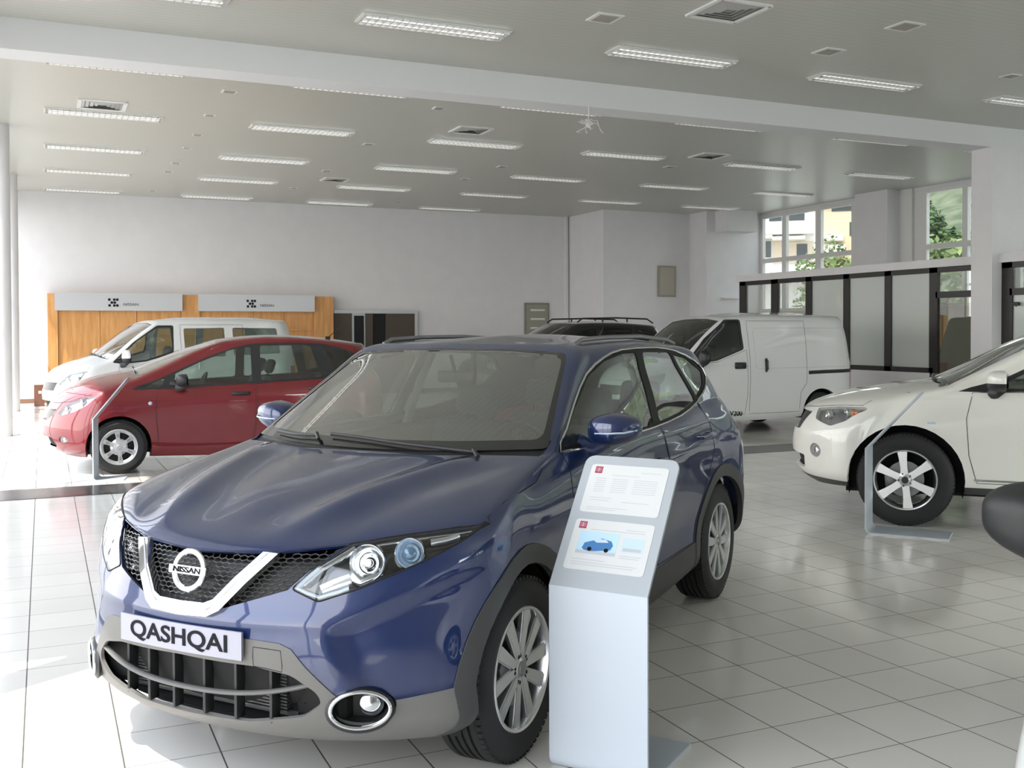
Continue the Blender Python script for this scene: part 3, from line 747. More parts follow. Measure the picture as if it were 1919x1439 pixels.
    text_mesh(bm, 'QASHQAI', .080, .001, Matrix.Translation((.0015, 0, 0)) @ Matrix.Rotation(PI / 2, 4, 'Z') @ Matrix.Rotation(PI / 2, 4, 'X'), sx=1.28, bold=.0013)
    for v in bm.verts: v.co.x += -.16 * v.co.y ** 2
    obj('plate_lettering', bm, M_ink, e)
    # lower intake: blade, upright ribs, radiator, tow-eye cover
    def span(pts, r, off, name, m, n=8):
        bm = NB(); L = [ca.proj('front', (abs(y), z), off) for y, z in pts]; L = [(p.x, y, p.z) for p, (y, z) in zip(L, pts)]
        tube(bm, L, r, n); obj(name, bm, m, md['lower_intake'], 50)
    ys = [-.47 + .94 * k / 24 for k in range(25)]
    span([(y, .395 + .055 * (abs(y) / .47) ** 2.5) for y in ys], (.008, .014), -.012, 'intake_blade', M_clad)
    for k, y in enumerate((-.33, -.20, -.07, .07, .20, .33)):
        bm = NB(); x = ca.proj('front', (abs(y), .42)).x
        bbox(bm, x - .07, x - .028, y - .006, y + .006, .31, .515, .002); obj('intake_rib', bm, M_black, md['lower_intake'], 40)
    bm = NB()
    for k in range(16):
        z = .335 + k * .011; box(bm, -.20, -.165, -.36, .36, z, z + .005)
    box(bm, -.23, -.20, -.38, .38, .31, .53); obj('radiator', bm, mat('radiator_fins', (.12, .12, .12), .45, .5), md['lower_intake'])
    bm = NB(); lathe_front(bm, [(.0001, .0), (.018, 0), (.02, -.01), (.02, -.05)], (-.15, -.03, .49), 16); obj('tow_hook', bm, M_alloy, md['lower_intake'], 40)
    bm = NB(); prism(bm, [(-.55, -.46), (-.28, -.46), (-.19, -.36), (-.155, -.2), (-.145, 0), (-.155, .2), (-.19, .36), (-.28, .46), (-.55, .46)], 'z', .290, .300); prism(bm, [(-.55, -.5), (-.2, -.5), (-.2, .5), (-.55, .5)], 'z', .54, .56); obj('intake_tray', bm, M_black2, md['lower_intake'])
    tow = [(.30, .565), (.385, .56), (.385, .518), (.30, .52)]
    ca.trim('tow_cover_outline', [([ca.proj('front', p, .004) for p in [(.30, .575), (.345, .572), (.392, .567), (.398, .52), (.396, .498), (.345, .508), (.302, .513), (.300, .545)]], True)], .0014, M_seam, pair=False)
    ca.trim('panel_gaps', seams, .0028, M_seam)
    # fog lamps
    for s in (1, -1):
        y, z = .620, .372; p = ca.proj('front', (y, z)); fx = p.x
        e = empty('fog_lamp', (fx, y * s, z)); e.parent = R; e.rotation_euler = (0, 0, s * .62)
        bm = NB(); a = [(.004, math.cos(2 * PI * k / 36) * .098, math.sin(2 * PI * k / 36) * .060) for k in range(36)]
        tube(bm, [(x + .008, yy, zz) for x, yy, zz in a], .0075, 8, closed=True); obj('chrome_ring', bm, M_chrome, e, 60)
        bm = NB(); V0 = [bm.verts.new(v) for v in a]; V1 = [bm.verts.new((-.07, v[1] * .8 + s * .005, v[2] * .8)) for v in a]; n = 36
        for k in range(n): bm.faces.new((V0[k], V0[(k + 1) % n], V1[(k + 1) % n], V1[k]))
        bm.faces.new(V1); obj('lamp_recess', bm, M_black, e, 40)
        bm = NB(); lathe_front(bm, [(.0001, -.0), (.02, -.002), (.034, -.008), (.040, -.012), (.040, -.05)], (-.012, s * .038, .006), 28); obj('fog_lens', bm, M_reflector, e, 40)
        bm = NB(); V2 = [bm.verts.new((v[0] - .006, v[1] * 1.18, v[2] * 1.28 - .006)) for v in a]; V3 = [bm.verts.new((v[0] + .006, v[1] * 1.04, v[2] * 1.05)) for v in a]
        for k in range(n): bm.faces.new((V2[k], V2[(k + 1) % n], V3[(k + 1) % n], V3[k]))
        V4 = [bm.verts.new((v[0] - .03, v[1] * 1.05, v[2] * 1.1)) for v in a]
        for k in range(n): bm.faces.new((V2[k], V4[k], V4[(k + 1) % n], V2[(k + 1) % n]))
        obj('lamp_surround', bm, M_black, e, 50)
    # headlights
    for s in (1, -1):
        H = md['headlight' + ('' if s > 0 else '*')]
        def pj(y, z, off=0): p = ca.proj('front', (y, z), off); return Vector((p.x, p.y * s, p.z))
        bm = NB(); lens = []
        # clear cover follows the body
        bmf = NB(); tri = None
        P = [Vector(p) for p in HL]; pts = list(P); inner = []
        for yy in np.arange(.40, .88, .025):
            for zz in np.arange(.73, .94, .018):
                if inside((yy, zz), HL) and min((Vector((yy, zz)) - q).length for q in P) > .01: inner.append(Vector((yy, zz)))
        allp = pts + inner; n = len(pts)
        r = geometry.delaunay_2d_cdt(allp, [(i, (i + 1) % n) for i in range(n)], [], 1, 1e-5)
        vs = [bm.verts.new(pj(p.x, p.y, .002)) for p in r[0]]
        for f in r[2]:
            try: bm.faces.new([vs[i] for i in f])
            except ValueError: pass
        obj('lamp_cover', bm, M_lens, H, 180)
        bm = NB(); tube(bm, [pj(p[0], p[1], .0) for p in HL], .0035, 6, closed=True); obj('lamp_gasket', bm, M_seam, H, 60)
        yaw = s * .30
        for (y, z, rr, nm) in ((.605, .845, .058, 'reflector_bowl'), (.715, .872, .048, 'projector_lens')):
            c = pj(y, z, -.022)
            bm = NB(); lathe_front(bm, [(rr * .35, -.03), (rr * .6, -.024), (rr * .85, -.010), (rr, .006), (rr * 1.06, .008), (rr * 1.1, .002), (rr * 1.1, -.03)], c, 36, tilt=(yaw, -.25)); obj(nm if nm[0] == 'r' else 'lens_ring', bm, M_reflector, H, 50)
            bm = NB()
            if nm[0] == 'p': lathe_front(bm, [(.0001, .016), (.014, .013), (.026, .004), (.034, -.01), (.036, -.02)], c, 32, tilt=(yaw, -.25)); obj('projector_lens', bm, M_disc, H, 60)
            else: lathe_front(bm, [(.0001, .010), (.010, .009), (.013, .0), (.016, -.03)], c, 20, tilt=(yaw, -.25)); lathe_front(bm, [(.02, -.02), (.03, -.012), (.034, -.02)], c, 20, tilt=(yaw, -.25)); obj('bulb_shield', bm, M_chrome, H, 50)
        # day-running strip, chrome fins
        bm = NB(); L1 = [(.465, .828), (.430, .790), (.412, .764), (.450, .748), (.487, .736), (.54, .752), (.57, .764)]
        tube(bm, [pj(y, z, -.012) for y, z in L1], [(.010, .006)] * len(L1), 8); obj('daytime_light_strip', bm, M_white_lamp, H, 50)
        bm = NB()
        for L, rr in (([(.55, .892), (.47, .826), (.425, .775)], (.013, .004)), ([(.54, .885), (.62, .905), (.72, .918), (.80, .923), (.85, .927)], (.005, .003)), ([(.565, .80), (.60, .775), (.66, .80)], (.020, .005)), ([(.76, .90), (.80, .905), (.83, .912)], (.016, .004)), ([(.49, .755), (.53, .775), (.57, .79)], (.022, .004))):
            tube(bm, [pj(y, z, -.02) for y, z in L], [rr] * len(L), 8)
        obj('reflector_fins', bm, M_reflector, H, 50)
    # side details
    for s in (1, -1):
        D = md['front_door' + ('' if s > 0 else '*')]; D2_ = md['rear_door' + ('' if s > 0 else '*')]
        for dd, (x, z) in ((D, (2.28, .965)), (D2_, (3.20, 1.015))):
            p = ca.proj('side', (x, z)); bm = NB()
            tube(bm, [(-x - .10, (p.y - .005) * s, z - .004), (-x - .095, (p.y + .035) * s, z), (-x, (p.y + .045) * s, z + .003), (-x + .095, (p.y + .035) * s, z), (-x + .10, (p.y - .005) * s, z - .002)], [(.015, .009)] * 5, 10)
            obj('door_handle', bm, M_blue, dd, 60)
    chrome = ca.line('side', [p for p in DLO], .003, True)
    ca.trim('window_chrome_strip', [(chrome, True)], .0055, M_chrome, n=8)
    mirror_housing('door_mirror', R, .945, 1.70, 1.185, M_blue, M_blue, .235, .145, .2, foot=(.06, -.07))
    for s in (1, -1):
        bm = NB(); tube(bm, [(-2.10, .565 * s, 1.548), (-2.18, .567 * s, 1.572), (-2.5, .575 * s, 1.582), (-3.0, .575 * s, 1.584), (-3.5, .56 * s, 1.562), (-3.68, .55 * s, 1.535)], [(.012, .010)] * 6, 10); obj('roof_rail', bm, mat('rail_silver', (.28, .28, .3), .35, .8), R, 60)
    # wipers
    for pts in ([(1.165, .52), (1.15, .2), (1.165, -.05), (1.19, -.22)], [(1.19, -.30), (1.22, -.45), (1.28, -.60)]):
        bm = NB(); P3 = [ca.proj('top', (x, abs(y)), .022) for x, y in pts]; P3 = [(p.x, y, p.z) for p, (x, y) in zip(P3, pts)]
        tube(bm, smooth_poly([(p[0], p[1], p[2] - .008) for p in P3], 4, False), (.008, .005), 6)
        tube(bm, [P3[0], (P3[0][0] + .05, P3[0][1] + .05, P3[0][2] - .02)], .009, 8)
        obj('wiper', bm, M_black, R, 60)
    # antenna
    bm = NB(); tube(bm, [(-3.75, 0, 1.55), (-3.86, 0, 1.64)], [.008, .003], 6); obj('roof_antenna', bm, M_black, R)
    # rear-view mirror inside and labels
    bm = NB(); bbox(bm, -1.93, -1.90, -.11, .11, 1.36, 1.42, .015); tube(bm, [(-1.90, 0, 1.41), (-1.86, 0, 1.50)], .01, 6); obj('inside_mirror', bm, M_black, R, 50)
    bm = NB(); box(bm, -4.0, -.45, -.66, .66, .21, .25); obj('underbody', bm, M_black2, R)
    bm = NB()
    hp = [ca.P[-1, k] for k in range(0, ca.P.shape[1], 6)]
    xs_ = np.linspace(2.1, 3.9, 14); prev = None
    for x in xs_:
        z = float(np.interp(x, [1.98, 2.4, 2.9, 3.4, 3.8, 4.02], [1.553, 1.592, 1.600, 1.585, 1.548, 1.51])) - .035
        ring = [bm.verts.new((-x, y, z - .06 * (y / .6) ** 2)) for y in np.linspace(-.6, .6, 9)]
        if prev:
            for k in range(8): bm.faces.new((prev[k], prev[k + 1], ring[k + 1], ring[k]))
        prev = ring
    obj('headliner', bm, M_headliner, R, 180)
    for s in (1, -1):
        bm = NB(); tube(bm, [(-2.60, .76 * s, 1.05), (-2.66, .68 * s, 1.33), (-2.68, .61 * s, 1.49)], [(.045, .012)] * 3, 8); obj('pillar_lining', bm, M_headliner, R, 60); bm = NB(); tube(bm, [(-1.47, .725 * s, 1.12), (-1.77, .65 * s, 1.30), (-2.08, .575 * s, 1.465)], [(.022, .015)] * 3, 8)
        obj('pillar_lining', bm, M_headliner, R, 60)
    bm = NB(); bbox(bm, -1.05, -.2, -.56, .56, .3, .7, .03); obj('engine_block', bm, M_black2, R)
    for s in (1, -1):
        bm = NB(); bbox(bm, -3.4, -1.45, .72 * s - .03, .72 * s + .03, .3, 1.08, .02); obj('door_lining', bm, M_trimgrey, R)
    wheel_wells(R, (.90, 3.546), .83, .40)
    add_wheels(R, 'y5', .345, .2275, .215, (.90, 3.546), .885, 0, (.1, .4, .5, .2))
    cabin(R, BLUE)
    return ca
# ------------------------------------------------------------------ the other cars
def side_col(x, rows): return [(x if len(r) == 2 else r[0], r[-2], r[-1]) for r in rows]
NOTE = dict(
    F=[(.22, .20), (.08, .25), (.02, .38), (.0, .50), (.02, .62), (.09, .79), (.13, .86), (.40, 1.03), (.70, 1.12), (1.0, 1.175), (1.33, 1.31), (1.66, 1.43), (1.98, 1.52)],
    R=[(3.95, .30), (4.06, .36), (4.10, .48), (4.09, .6), (4.07, .75), (4.05, .9), (4.03, 1.0), (4.02, 1.04), (4.0, 1.08), (3.99, 1.1), (3.95, 1.22), (3.9, 1.34), (3.85, 1.45)],
    S={4: [(.50, .74, .20), (.45, .81, .26), (.45, .835, .38), (.46, .84, .52), (.48, .838, .66), (.57, .815, .87), (.62, .79, .94), (.75, .755, 1.0), (.88, .735, 1.04), (1.02, .72, 1.08), (1.35, .68, 1.23), (1.66, .635, 1.38), (1.98, .585, 1.50)],
       6: [(1.3, .75, .18), (1.3, .81, .25), (1.3, .82, .38), (1.3, .832, .55), (1.3, .84, .70), (1.3, .835, .86), (1.3, .81, .93), (1.3, .79, .95), (1.32, .78, .965), (1.35, .765, .985), (1.75, .72, 1.18), (2.05, .67, 1.36), (2.35, .61, 1.535)],
       8: [(2.9, .75, .18), (2.9, .81, .25), (2.9, .82, .38), (2.9, .835, .55), (2.9, .845, .72), (2.9, .84, .92), (2.9, .81, 1.0), (2.9, .795, 1.02), (2.9, .785, 1.04), (2.9, .77, 1.06), (2.9, .725, 1.2), (2.9, .67, 1.36), (2.9, .605, 1.53)],
       10: [(3.75, .73, .28), (3.78, .80, .34), (3.8, .82, .48), (3.8, .828, .6), (3.8, .83, .75), (3.78, .82, .93), (3.76, .79, 1.04), (3.75, .77, 1.08), (3.73, .755, 1.11), (3.71, .735, 1.14), (3.69, .69, 1.25), (3.66, .64, 1.35), (3.62, .58, 1.46)]},
    fc=[(2.2, 1.1), (2.4, 1.2), (2, 1)], rc=[(2.6, 1.2), (2.4, 1.1)], roof=[(2.04, 1.535), (2.4, 1.575), (2.9, 1.575), (3.3, 1.55), (3.78, 1.48)],
    win=[('front_quarter_window', [(1.08, .975), (1.30, .985), (1.34, 1.085), (1.22, 1.04)], 'g'), ('front_window', [(1.38, .99), (2.33, 1.03), (2.33, 1.445), (2.10, 1.41), (1.75, 1.275), (1.42, 1.12)], 'g'),
         ('rear_window', [(2.44, 1.035), (3.17, 1.065), (3.05, 1.46), (2.44, 1.455)], 'g'), ('rear_quarter_window', [(3.28, 1.10), (3.60, 1.17), (3.52, 1.38), (3.20, 1.445)], 'd')],
    dlo=[(.97, .955), (1.8, .985), (2.4, 1.01), (3.2, 1.045), (3.6, 1.10), (3.68, 1.22), (3.58, 1.37), (3.2, 1.47), (2.6, 1.485), (2.3, 1.47), (2.0, 1.39), (1.6, 1.225), (1.25, 1.065)],
    ws=[(-.2, 1.19), (.45, 1.16), (.64, 1.12), (.545, 1.465), (.3, 1.49), (-.2, 1.50)], wsx=(.85, 2.1), rs=[(-.2, 1.12), (.58, 1.14), (.52, 1.42), (-.2, 1.43)],
    cowl=[(.96, -.2), (1.0, .4), (1.04, .66), (1.12, .66), (1.12, -.2)],
    hl=[(.50, .70), (.56, .665), (.72, .72), (.80, .79), (.818, .90), (.74, .885), (.58, .80)], grille=[(-.2, .60), (.30, .60), (.42, .66), (.46, .74), (-.2, .72)], intake=[(-.2, .28), (.45, .28), (.52, .33), (.45, .42), (-.2, .43)],
    fog=(.64, .40, .055, .04), hood=[(-.2, .80), (.45, .81), (.60, .83), (.75, .91), (.76, .96), (.745, 1.0), (.70, 1.09), (-.2, 1.25)],
    axles=(.83, 3.43), Ro=.31, Rr=.20, wt=.185, arch=.355, style='cap6', yh=.83,
    doors=[[(1.24, .95), (1.235, .7), (1.26, .3), (2.32, .3), (2.365, .6), (2.36, 1.005), (1.8, .98)], [(2.38, 1.005), (2.385, .6), (2.34, .3), (2.98, .32), (3.2, .7), (3.28, .95), (3.3, 1.05), (2.9, 1.03)]],
    handles=[(2.19, .89), (3.10, .93)], mirror=(.93, 1.55, 1.06, .20, .15, .17), tl=[(3.75, .95), (4.2, .95), (4.2, 1.15), (3.78, 1.18)], seam_extra=[],
    cab=dict(dash=(1.15, 1.02), w=.62, front=(2.12,), rear=2.95, end=3.5, sz=.42))
VAN = dict(
    F=[(.2, .20), (.07, .26), (.01, .42), (.0, .55), (.01, .68), (.06, .82), (.12, .92), (.35, 1.05), (.58, 1.13), (.82, 1.20), (1.12, 1.42), (1.42, 1.62), (1.72, 1.78)],
    R=[(4.33, .28), (4.38, .34), (4.40, .48), (4.4, .6), (4.4, .75), (4.395, .9), (4.39, 1.0), (4.385, 1.05), (4.38, 1.1), (4.375, 1.15), (4.35, 1.4), (4.32, 1.6), (4.26, 1.78)],
    S={4: [(.45, .74, .22), (.42, .81, .28), (.42, .835, .42), (.43, .84, .56), (.45, .84, .70), (.50, .83, .86), (.55, .805, .96), (.66, .78, 1.03), (.76, .765, 1.06), (.88, .75, 1.10), (1.15, .73, 1.33), (1.42, .70, 1.55), (1.70, .66, 1.74)],
       6: [(1.2, .75, .2), (1.2, .81, .27), (1.2, .83, .42), (1.2, .84, .58), (1.2, .845, .74), (1.2, .84, .90), (1.2, .825, .98), (1.2, .815, 1.01), (1.22, .81, 1.03), (1.25, .80, 1.06), (1.5, .775, 1.3), (1.75, .735, 1.52), (2.0, .68, 1.77)],
       8: [(2.8, .76, .2), (2.8, .82, .27), (2.8, .835, .42), (2.8, .845, .58), (2.8, .85, .76), (2.8, .85, .95), (2.8, .845, 1.02), (2.8, .842, 1.05), (2.8, .84, 1.08), (2.8, .835, 1.12), (2.8, .81, 1.35), (2.8, .77, 1.57), (2.8, .71, 1.78)],
       10: [(4.15, .75, .26), (4.18, .80, .32), (4.2, .82, .45), (4.2, .835, .6), (4.2, .84, .76), (4.2, .84, .95), (4.2, .835, 1.02), (4.2, .832, 1.05), (4.195, .828, 1.08), (4.19, .822, 1.12), (4.17, .79, 1.35), (4.14, .75, 1.57), (4.09, .69, 1.77)]},
    fc=[(2.4, 1.2), (2.4, 1.2), (2, 1)], rc=[(5, 1.6), (5, 1.6)], roof=[(1.80, 1.80), (2.2, 1.85), (3, 1.865), (3.8, 1.86), (4.2, 1.825)],
    win=[('front_window', [(.98, 1.115), (1.15, 1.10), (1.5, 1.15), (1.97, 1.31), (1.97, 1.715), (1.74, 1.71), (1.35, 1.46)], 'k')], dlo=[(.93, 1.10), (1.12, 1.075), (1.5, 1.12), (2.01, 1.285), (2.01, 1.745), (1.72, 1.742), (1.3, 1.45)],
    ws=[(-.2, 1.23), (.5, 1.19), (.68, 1.15), (.60, 1.70), (.3, 1.735), (-.2, 1.745)], wsx=(.7, 2.0), rs=None, cowl=[(.78, -.2), (.82, .4), (.88, .68), (.96, .68), (.96, -.2)],
    hl=[(.48, .72), (.60, .70), (.80, .74), (.825, .85), (.80, .95), (.62, .90)], grille=[(-.2, .62), (.40, .62), (.46, .76), (-.2, .76)], intake=[(-.2, .30), (.55, .30), (.58, .44), (-.2, .46)], fog=(.66, .40, .05, .05),
    hood=[(-.2, .83), (.5, .84), (.66, .93), (.76, 1.0), (.74, 1.1), (-.2, 1.3)], axles=(.85, 3.575), Ro=.305, Rr=.19, wt=.18, arch=.365, style='steel', yh=.835,
    doors=[[(1.05, 1.07), (1.02, .9), (1.25, .6), (1.28, .3), (2.02, .3), (2.06, .6), (2.06, 1.28), (1.5, 1.10)], [(2.10, .3), (3.12, .3), (3.14, .6), (3.26, .75), (3.28, 1.72), (2.12, 1.72)]],
    handles=[(1.92, 1.04), (2.42, 1.04)], mirror=(.97, 1.15, 1.2, .20, .24, .17), tl=[(4.20, .66), (4.6, .66), (4.6, .96), (4.19, .96)],
    cab=dict(dash=(1.05, 1.06), w=.66, front=(1.75,), rear=None, end=2.4, sz=.5))
MUR = dict(
    F=[(.2, .26), (.09, .32), (.02, .45), (.0, .58), (.02, .72), (.09, .88), (.15, .95), (.5, 1.07), (.9, 1.145), (1.2, 1.19), (1.5, 1.34), (1.8, 1.50), (2.1, 1.63)],
    R=[(4.6, .36), (4.78, .42), (4.83, .55), (4.82, .68), (4.8, .83), (4.78, .98), (4.75, 1.08), (4.73, 1.13), (4.71, 1.17), (4.69, 1.2), (4.62, 1.33), (4.53, 1.46), (4.42, 1.58)],
    S={4: [(.55, .84, .30), (.50, .90, .36), (.50, .925, .48), (.5, .935, .62), (.52, .93, .78), (.64, .91, .95), (.72, .885, 1.01), (.9, .84, 1.07), (1.1, .81, 1.11), (1.32, .79, 1.15), (1.62, .745, 1.31), (1.92, .70, 1.47), (2.2, .65, 1.61)],
       6: [(1.5, .85, .28), (1.5, .905, .34), (1.5, .92, .48), (1.5, .935, .62), (1.5, .94, .78), (1.5, .935, .93), (1.5, .91, 1.02), (1.5, .895, 1.06), (1.5, .885, 1.09), (1.52, .87, 1.12), (1.85, .81, 1.29), (2.15, .75, 1.45), (2.5, .69, 1.62)],
       8: [(3.3, .85, .28), (3.3, .905, .34), (3.3, .92, .48), (3.3, .935, .62), (3.3, .94, .8), (3.3, .94, .97), (3.3, .915, 1.07), (3.3, .90, 1.10), (3.3, .885, 1.13), (3.3, .865, 1.16), (3.3, .815, 1.31), (3.3, .76, 1.46), (3.3, .69, 1.62)],
       10: [(4.35, .82, .36), (4.4, .88, .42), (4.42, .9, .56), (4.42, .91, .7), (4.42, .91, .85), (4.4, .9, 1.0), (4.38, .87, 1.1), (4.36, .85, 1.14), (4.34, .83, 1.17), (4.31, .81, 1.2), (4.27, .76, 1.33), (4.22, .71, 1.45), (4.16, .65, 1.58)]},
    fc=[(2.2, 1.1), (2.4, 1.2), (2, 1)], rc=[(2.6, 1.2), (2.4, 1.1)], roof=[(2.2, 1.65), (2.7, 1.69), (3.3, 1.69), (3.9, 1.665), (4.35, 1.61)],
    win=[('front_window', [(1.70, 1.145), (2.65, 1.17), (2.65, 1.545), (2.35, 1.50), (1.98, 1.33), (1.72, 1.19)], 'g'), ('rear_window', [(2.76, 1.175), (3.55, 1.20), (3.55, 1.54), (2.76, 1.555)], 'd'), ('rear_quarter_window', [(3.68, 1.22), (4.2, 1.30), (4.1, 1.46), (3.68, 1.53)], 'd')],
    dlo=[(1.38, 1.115), (2.0, 1.13), (2.7, 1.145), (3.6, 1.175), (4.2, 1.26), (4.28, 1.33), (4.15, 1.48), (3.6, 1.565), (2.8, 1.58), (2.45, 1.555), (2.1, 1.42), (1.7, 1.215)],
    ws=[(-.2, 1.21), (.5, 1.20), (.72, 1.17), (.62, 1.575), (.3, 1.605), (-.2, 1.61)], wsx=(1.05, 2.3), rs=[(-.2, 1.22), (.6, 1.24), (.55, 1.5), (-.2, 1.54)], cowl=[(1.15, -.2), (1.2, .4), (1.28, .72), (1.4, .72), (1.4, -.2)],
    hl=[(.52, .935), (.60, .845), (.80, .80), (.885, .85), (.922, .955), (.90, .975), (.72, .965)], grille=[(-.2, .72), (.40, .74), (.48, .90), (-.2, .90)], intake=[(-.2, .40), (.5, .40), (.55, .52), (-.2, .55)], fog=(.70, .58, .06, .06),
    hood=[(-.2, .91), (.5, .945), (.72, .975), (.87, .985), (.85, 1.02), (.80, 1.10), (.74, 1.16), (-.2, 1.3)], axles=(.98, 3.805), Ro=.382, Rr=.245, wt=.235, arch=.455, style='s6', yh=.925,
    doors=[[(1.49, 1.11), (1.44, .9), (1.46, .6), (1.52, .38), (2.65, .38), (2.69, .7), (2.70, 1.14)], [(2.72, 1.14), (2.71, .7), (2.67, .38), (3.3, .38), (3.5, .75), (3.66, 1.0), (3.64, 1.17)]],
    handles=[(2.5, 1.03), (3.45, 1.06)], mirror=(1.02, 1.70, 1.21, .19, .17, .2), tl=[(4.4, 1.0), (4.9, 1.0), (4.9, 1.2), (4.45, 1.2)],
    cab=dict(dash=(1.45, 1.10), w=.70, front=(2.45,), rear=3.4, end=4.1, sz=.52))
def scaled(sp, kx, ky, kz, **kw):
    o = dict(sp); o['F'] = [(x * kx, z * kz) for x, z in sp['F']]; o['R'] = [(x * kx, z * kz) for x, z in sp['R']]
    o['S'] = {c: [(x * kx, y * ky, z * kz) for x, y, z in v] for c, v in sp['S'].items()}
    o['roof'] = [(x * kx, z * kz) for x, z in sp['roof']]; sx = lambda L: [(x * kx, z * kz) for x, z in L]; sf = lambda L: [(y * ky, z * kz) for y, z in L]
    o['win'] = [(n, sx(p), g) for n, p, g in sp['win']]; o['dlo'] = sx(sp['dlo']); o['doors'] = [sx(d) for d in sp['doors']]; o['tl'] = sx(sp['tl']); o['handles'] = sx(sp['handles'])
    for k in ('ws', 'rs', 'hl', 'grille', 'intake', 'hood'): o[k] = sf(sp[k]) if sp[k] else None
    o['cowl'] = [(x * kx, y * ky) for x, y in sp['cowl']]; o['axles'] = tuple(a * kx for a in sp['axles']); o.update(kw); return o
def build_car(sp, name, label, pos, paintm, ds=.045, mirror_m=None, handle_m=None, wins=None, lamp=None, low=None, rails=None, group=None, extra=None, ws_g=None, cladding=None):
    ca = Car(sp, name, pos[0], pos[1], ds); R = ca.root; tag(R, label, 'car' if name != 'panel_van' and name != 'minivan' else 'van', group)
    G = {'g': M_glass, 'd': M_glass_d, 'k': M_kglass}; side = lambda c: c.y > .3; ax = sp['axles']
    ca.cut('pillar_trim', 'side', smooth_poly(sp['dlo'], 2) if len(sp['dlo']) > 8 else rpoly(sp['dlo'], .04), M_black, 'pair', .001, side); kd = ca.k
    for n, p, g in sp['win']: ca.cut(n, 'side', rpoly(p, .035), G[g], 'pair', .006, side, only={kd, 0})
    x0, x1 = sp['wsx']; ww = sp['ws']
    ca.cut('windscreen_border', 'front', [(p[0] + (.02 if p[0] > .4 else 0), p[1] + (-.025 if p[1] < 1.4 else .02)) for p in ww], M_gloss, 'center', 0, lambda c: x0 < c.x < x1, only={0}); kw = ca.k
    ca.cut('windscreen', 'front', ww, ws_g or M_ws, 'center', .003, lambda c: x0 < c.x < x1, only={kw})
    if sp.get('rs'): ca.cut('rear_screen', 'front', rpoly(sp['rs'], [0, .05, .05, 0]), M_glass_d, 'center', .003, lambda c: c.x > 3.5)
    ca.cut('cowl', 'top', sp['cowl'], M_black, 'center', .01, lambda c: c.x < 1.6, only={0})
    ca.cut('lower_intake', 'front', rpoly(sp['intake'], .03), M_black2, 'center', .05, lambda c: c.x < .5, only={0})
    ca.cut('grille', 'front', rpoly(sp['grille'], .02), M_grille, 'center', .025, lambda c: c.x < .5, only={0})
    ca.cut('headlight', 'front', rpoly(sp['hl'], .02), lamp or M_reflector, 'pair', .03, lambda c: c.x < .8)
    kh = ca.k; f = sp['fog']
    ca.cut('fog_lamp_recess', 'front', circ(f[0], f[1], f[2], 20, f[3]), mat('fog_recess_grey', (.25, .25, .25), .4), 'pair', .012, lambda c: c.x < .6, only={0})
    ca.cut('hood', 'front', sp['hood'], None, 'center', 0, lambda c: c.x < x0 + .25, only={0})
    if cladding: ca.cut('lower_cladding', 'side', [(0, cladding), (5, cladding), (5, 0), (0, 0)], M_clad_d, 'pair', -.003, lambda c: c.y > .1, only={0})
    for a in ax: ca.cut('arch_hole', 'side', circ(a, sp['Ro'], sp['arch'], 36), None, 'hole', 0, lambda c: c.y > .45)
    seams = []
    for k, d in enumerate(sp['doors']):
        ca.cut(('front_door', 'rear_door')[k], 'side', d, None, 'pair', 0, side, only={0}); seams.append((ca.line('side', d, 0, True, .06), True))
    ca.cut('tail_light', 'side', sp['tl'], M_red_lamp, 'pair', -.004, lambda c: c.x > 3.6 and c.y > .45)
    h = [p for p in sp['hood'] if p[0] > 0][:-1]
    seams.append((ca.line('front', [(0, sp['hood'][0][1])] + h, 0, False, .06), False))
    ca.finish(paintm, .03); md = ca.made
    ca.trim('panel_gaps', seams, .003, M_seam, n=4)
    for s in (1, -1):
        H = md['headlight' + ('' if s > 0 else '*')]; bm = NB(); P = rpoly(sp['hl'], .02); n = len(P)
        pts = [Vector(p) for p in P]; c = sum(pts, Vector((0, 0))) / n
        def pj(p, off=.0): q = ca.proj('front', (p[0], p[1]), off); return Vector((q.x, q.y * s, q.z))
        for t0, t1 in ((0, .5), (.5, 1)):
            A = [bm.verts.new(pj(c.lerp(p, t1), .002)) for p in pts]
            if t0 == 0: bm.faces.new(A)
            else:
                for k in range(n): bm.faces.new((B[k], B[(k + 1) % n], A[(k + 1) % n], A[k]))
            B = A
        obj('lamp_cover', bm, M_lens, H, 180)
        for off, rr in ((-.28, .045), (.25, .04)):
            q = c + (max(pts, key=lambda p: p.x) - c) * off * 1.6; bm = NB(); lathe_front(bm, [(.0001, 0), (rr * .3, .0), (rr * .4, -.012), (rr * .8, -.004), (rr, .008), (rr * 1.1, .006), (rr * 1.1, -.03)], pj(q, -.018), 20, tilt=(s * .35, 0)); obj('reflector_bowl', bm, M_chrome, H, 50)
        p = pj((f[0], f[1])); bm = NB(); lathe_front(bm, [(.0001, .0), (f[2] * .5, -.002), (f[2] * .62, -.01), (f[2] * .7, -.03)], (p.x - .004, p.y, p.z), 20, tilt=(s * .5, 0)); obj('fog_lamp', bm, M_reflector, R, 50)
        for (x, z), dn in zip(sp['handles'], ('front_door', 'rear_door')):
            D = md[dn + ('' if s > 0 else '*')]; q = ca.proj('side', (x, z)); bm = NB()
            if name in ('panel_van', 'minivan') and dn == 'rear_door': tube(bm, [(-x, (q.y - .004) * s, z - .09), (-x, (q.y + .03) * s, z - .06), (-x, (q.y + .03) * s, z + .06), (-x, (q.y - .004) * s, z + .09)], [(.036, .014)] * 4, 10)
            else: tube(bm, [(-x - .1, (q.y - .004) * s, z), (-x - .08, (q.y + .03) * s, z), (-x + .08, (q.y + .03) * s, z), (-x + .1, (q.y - .004) * s, z)], [((.05, .014) if name == 'panel_van' else (.02, .012))] * 4, 10)
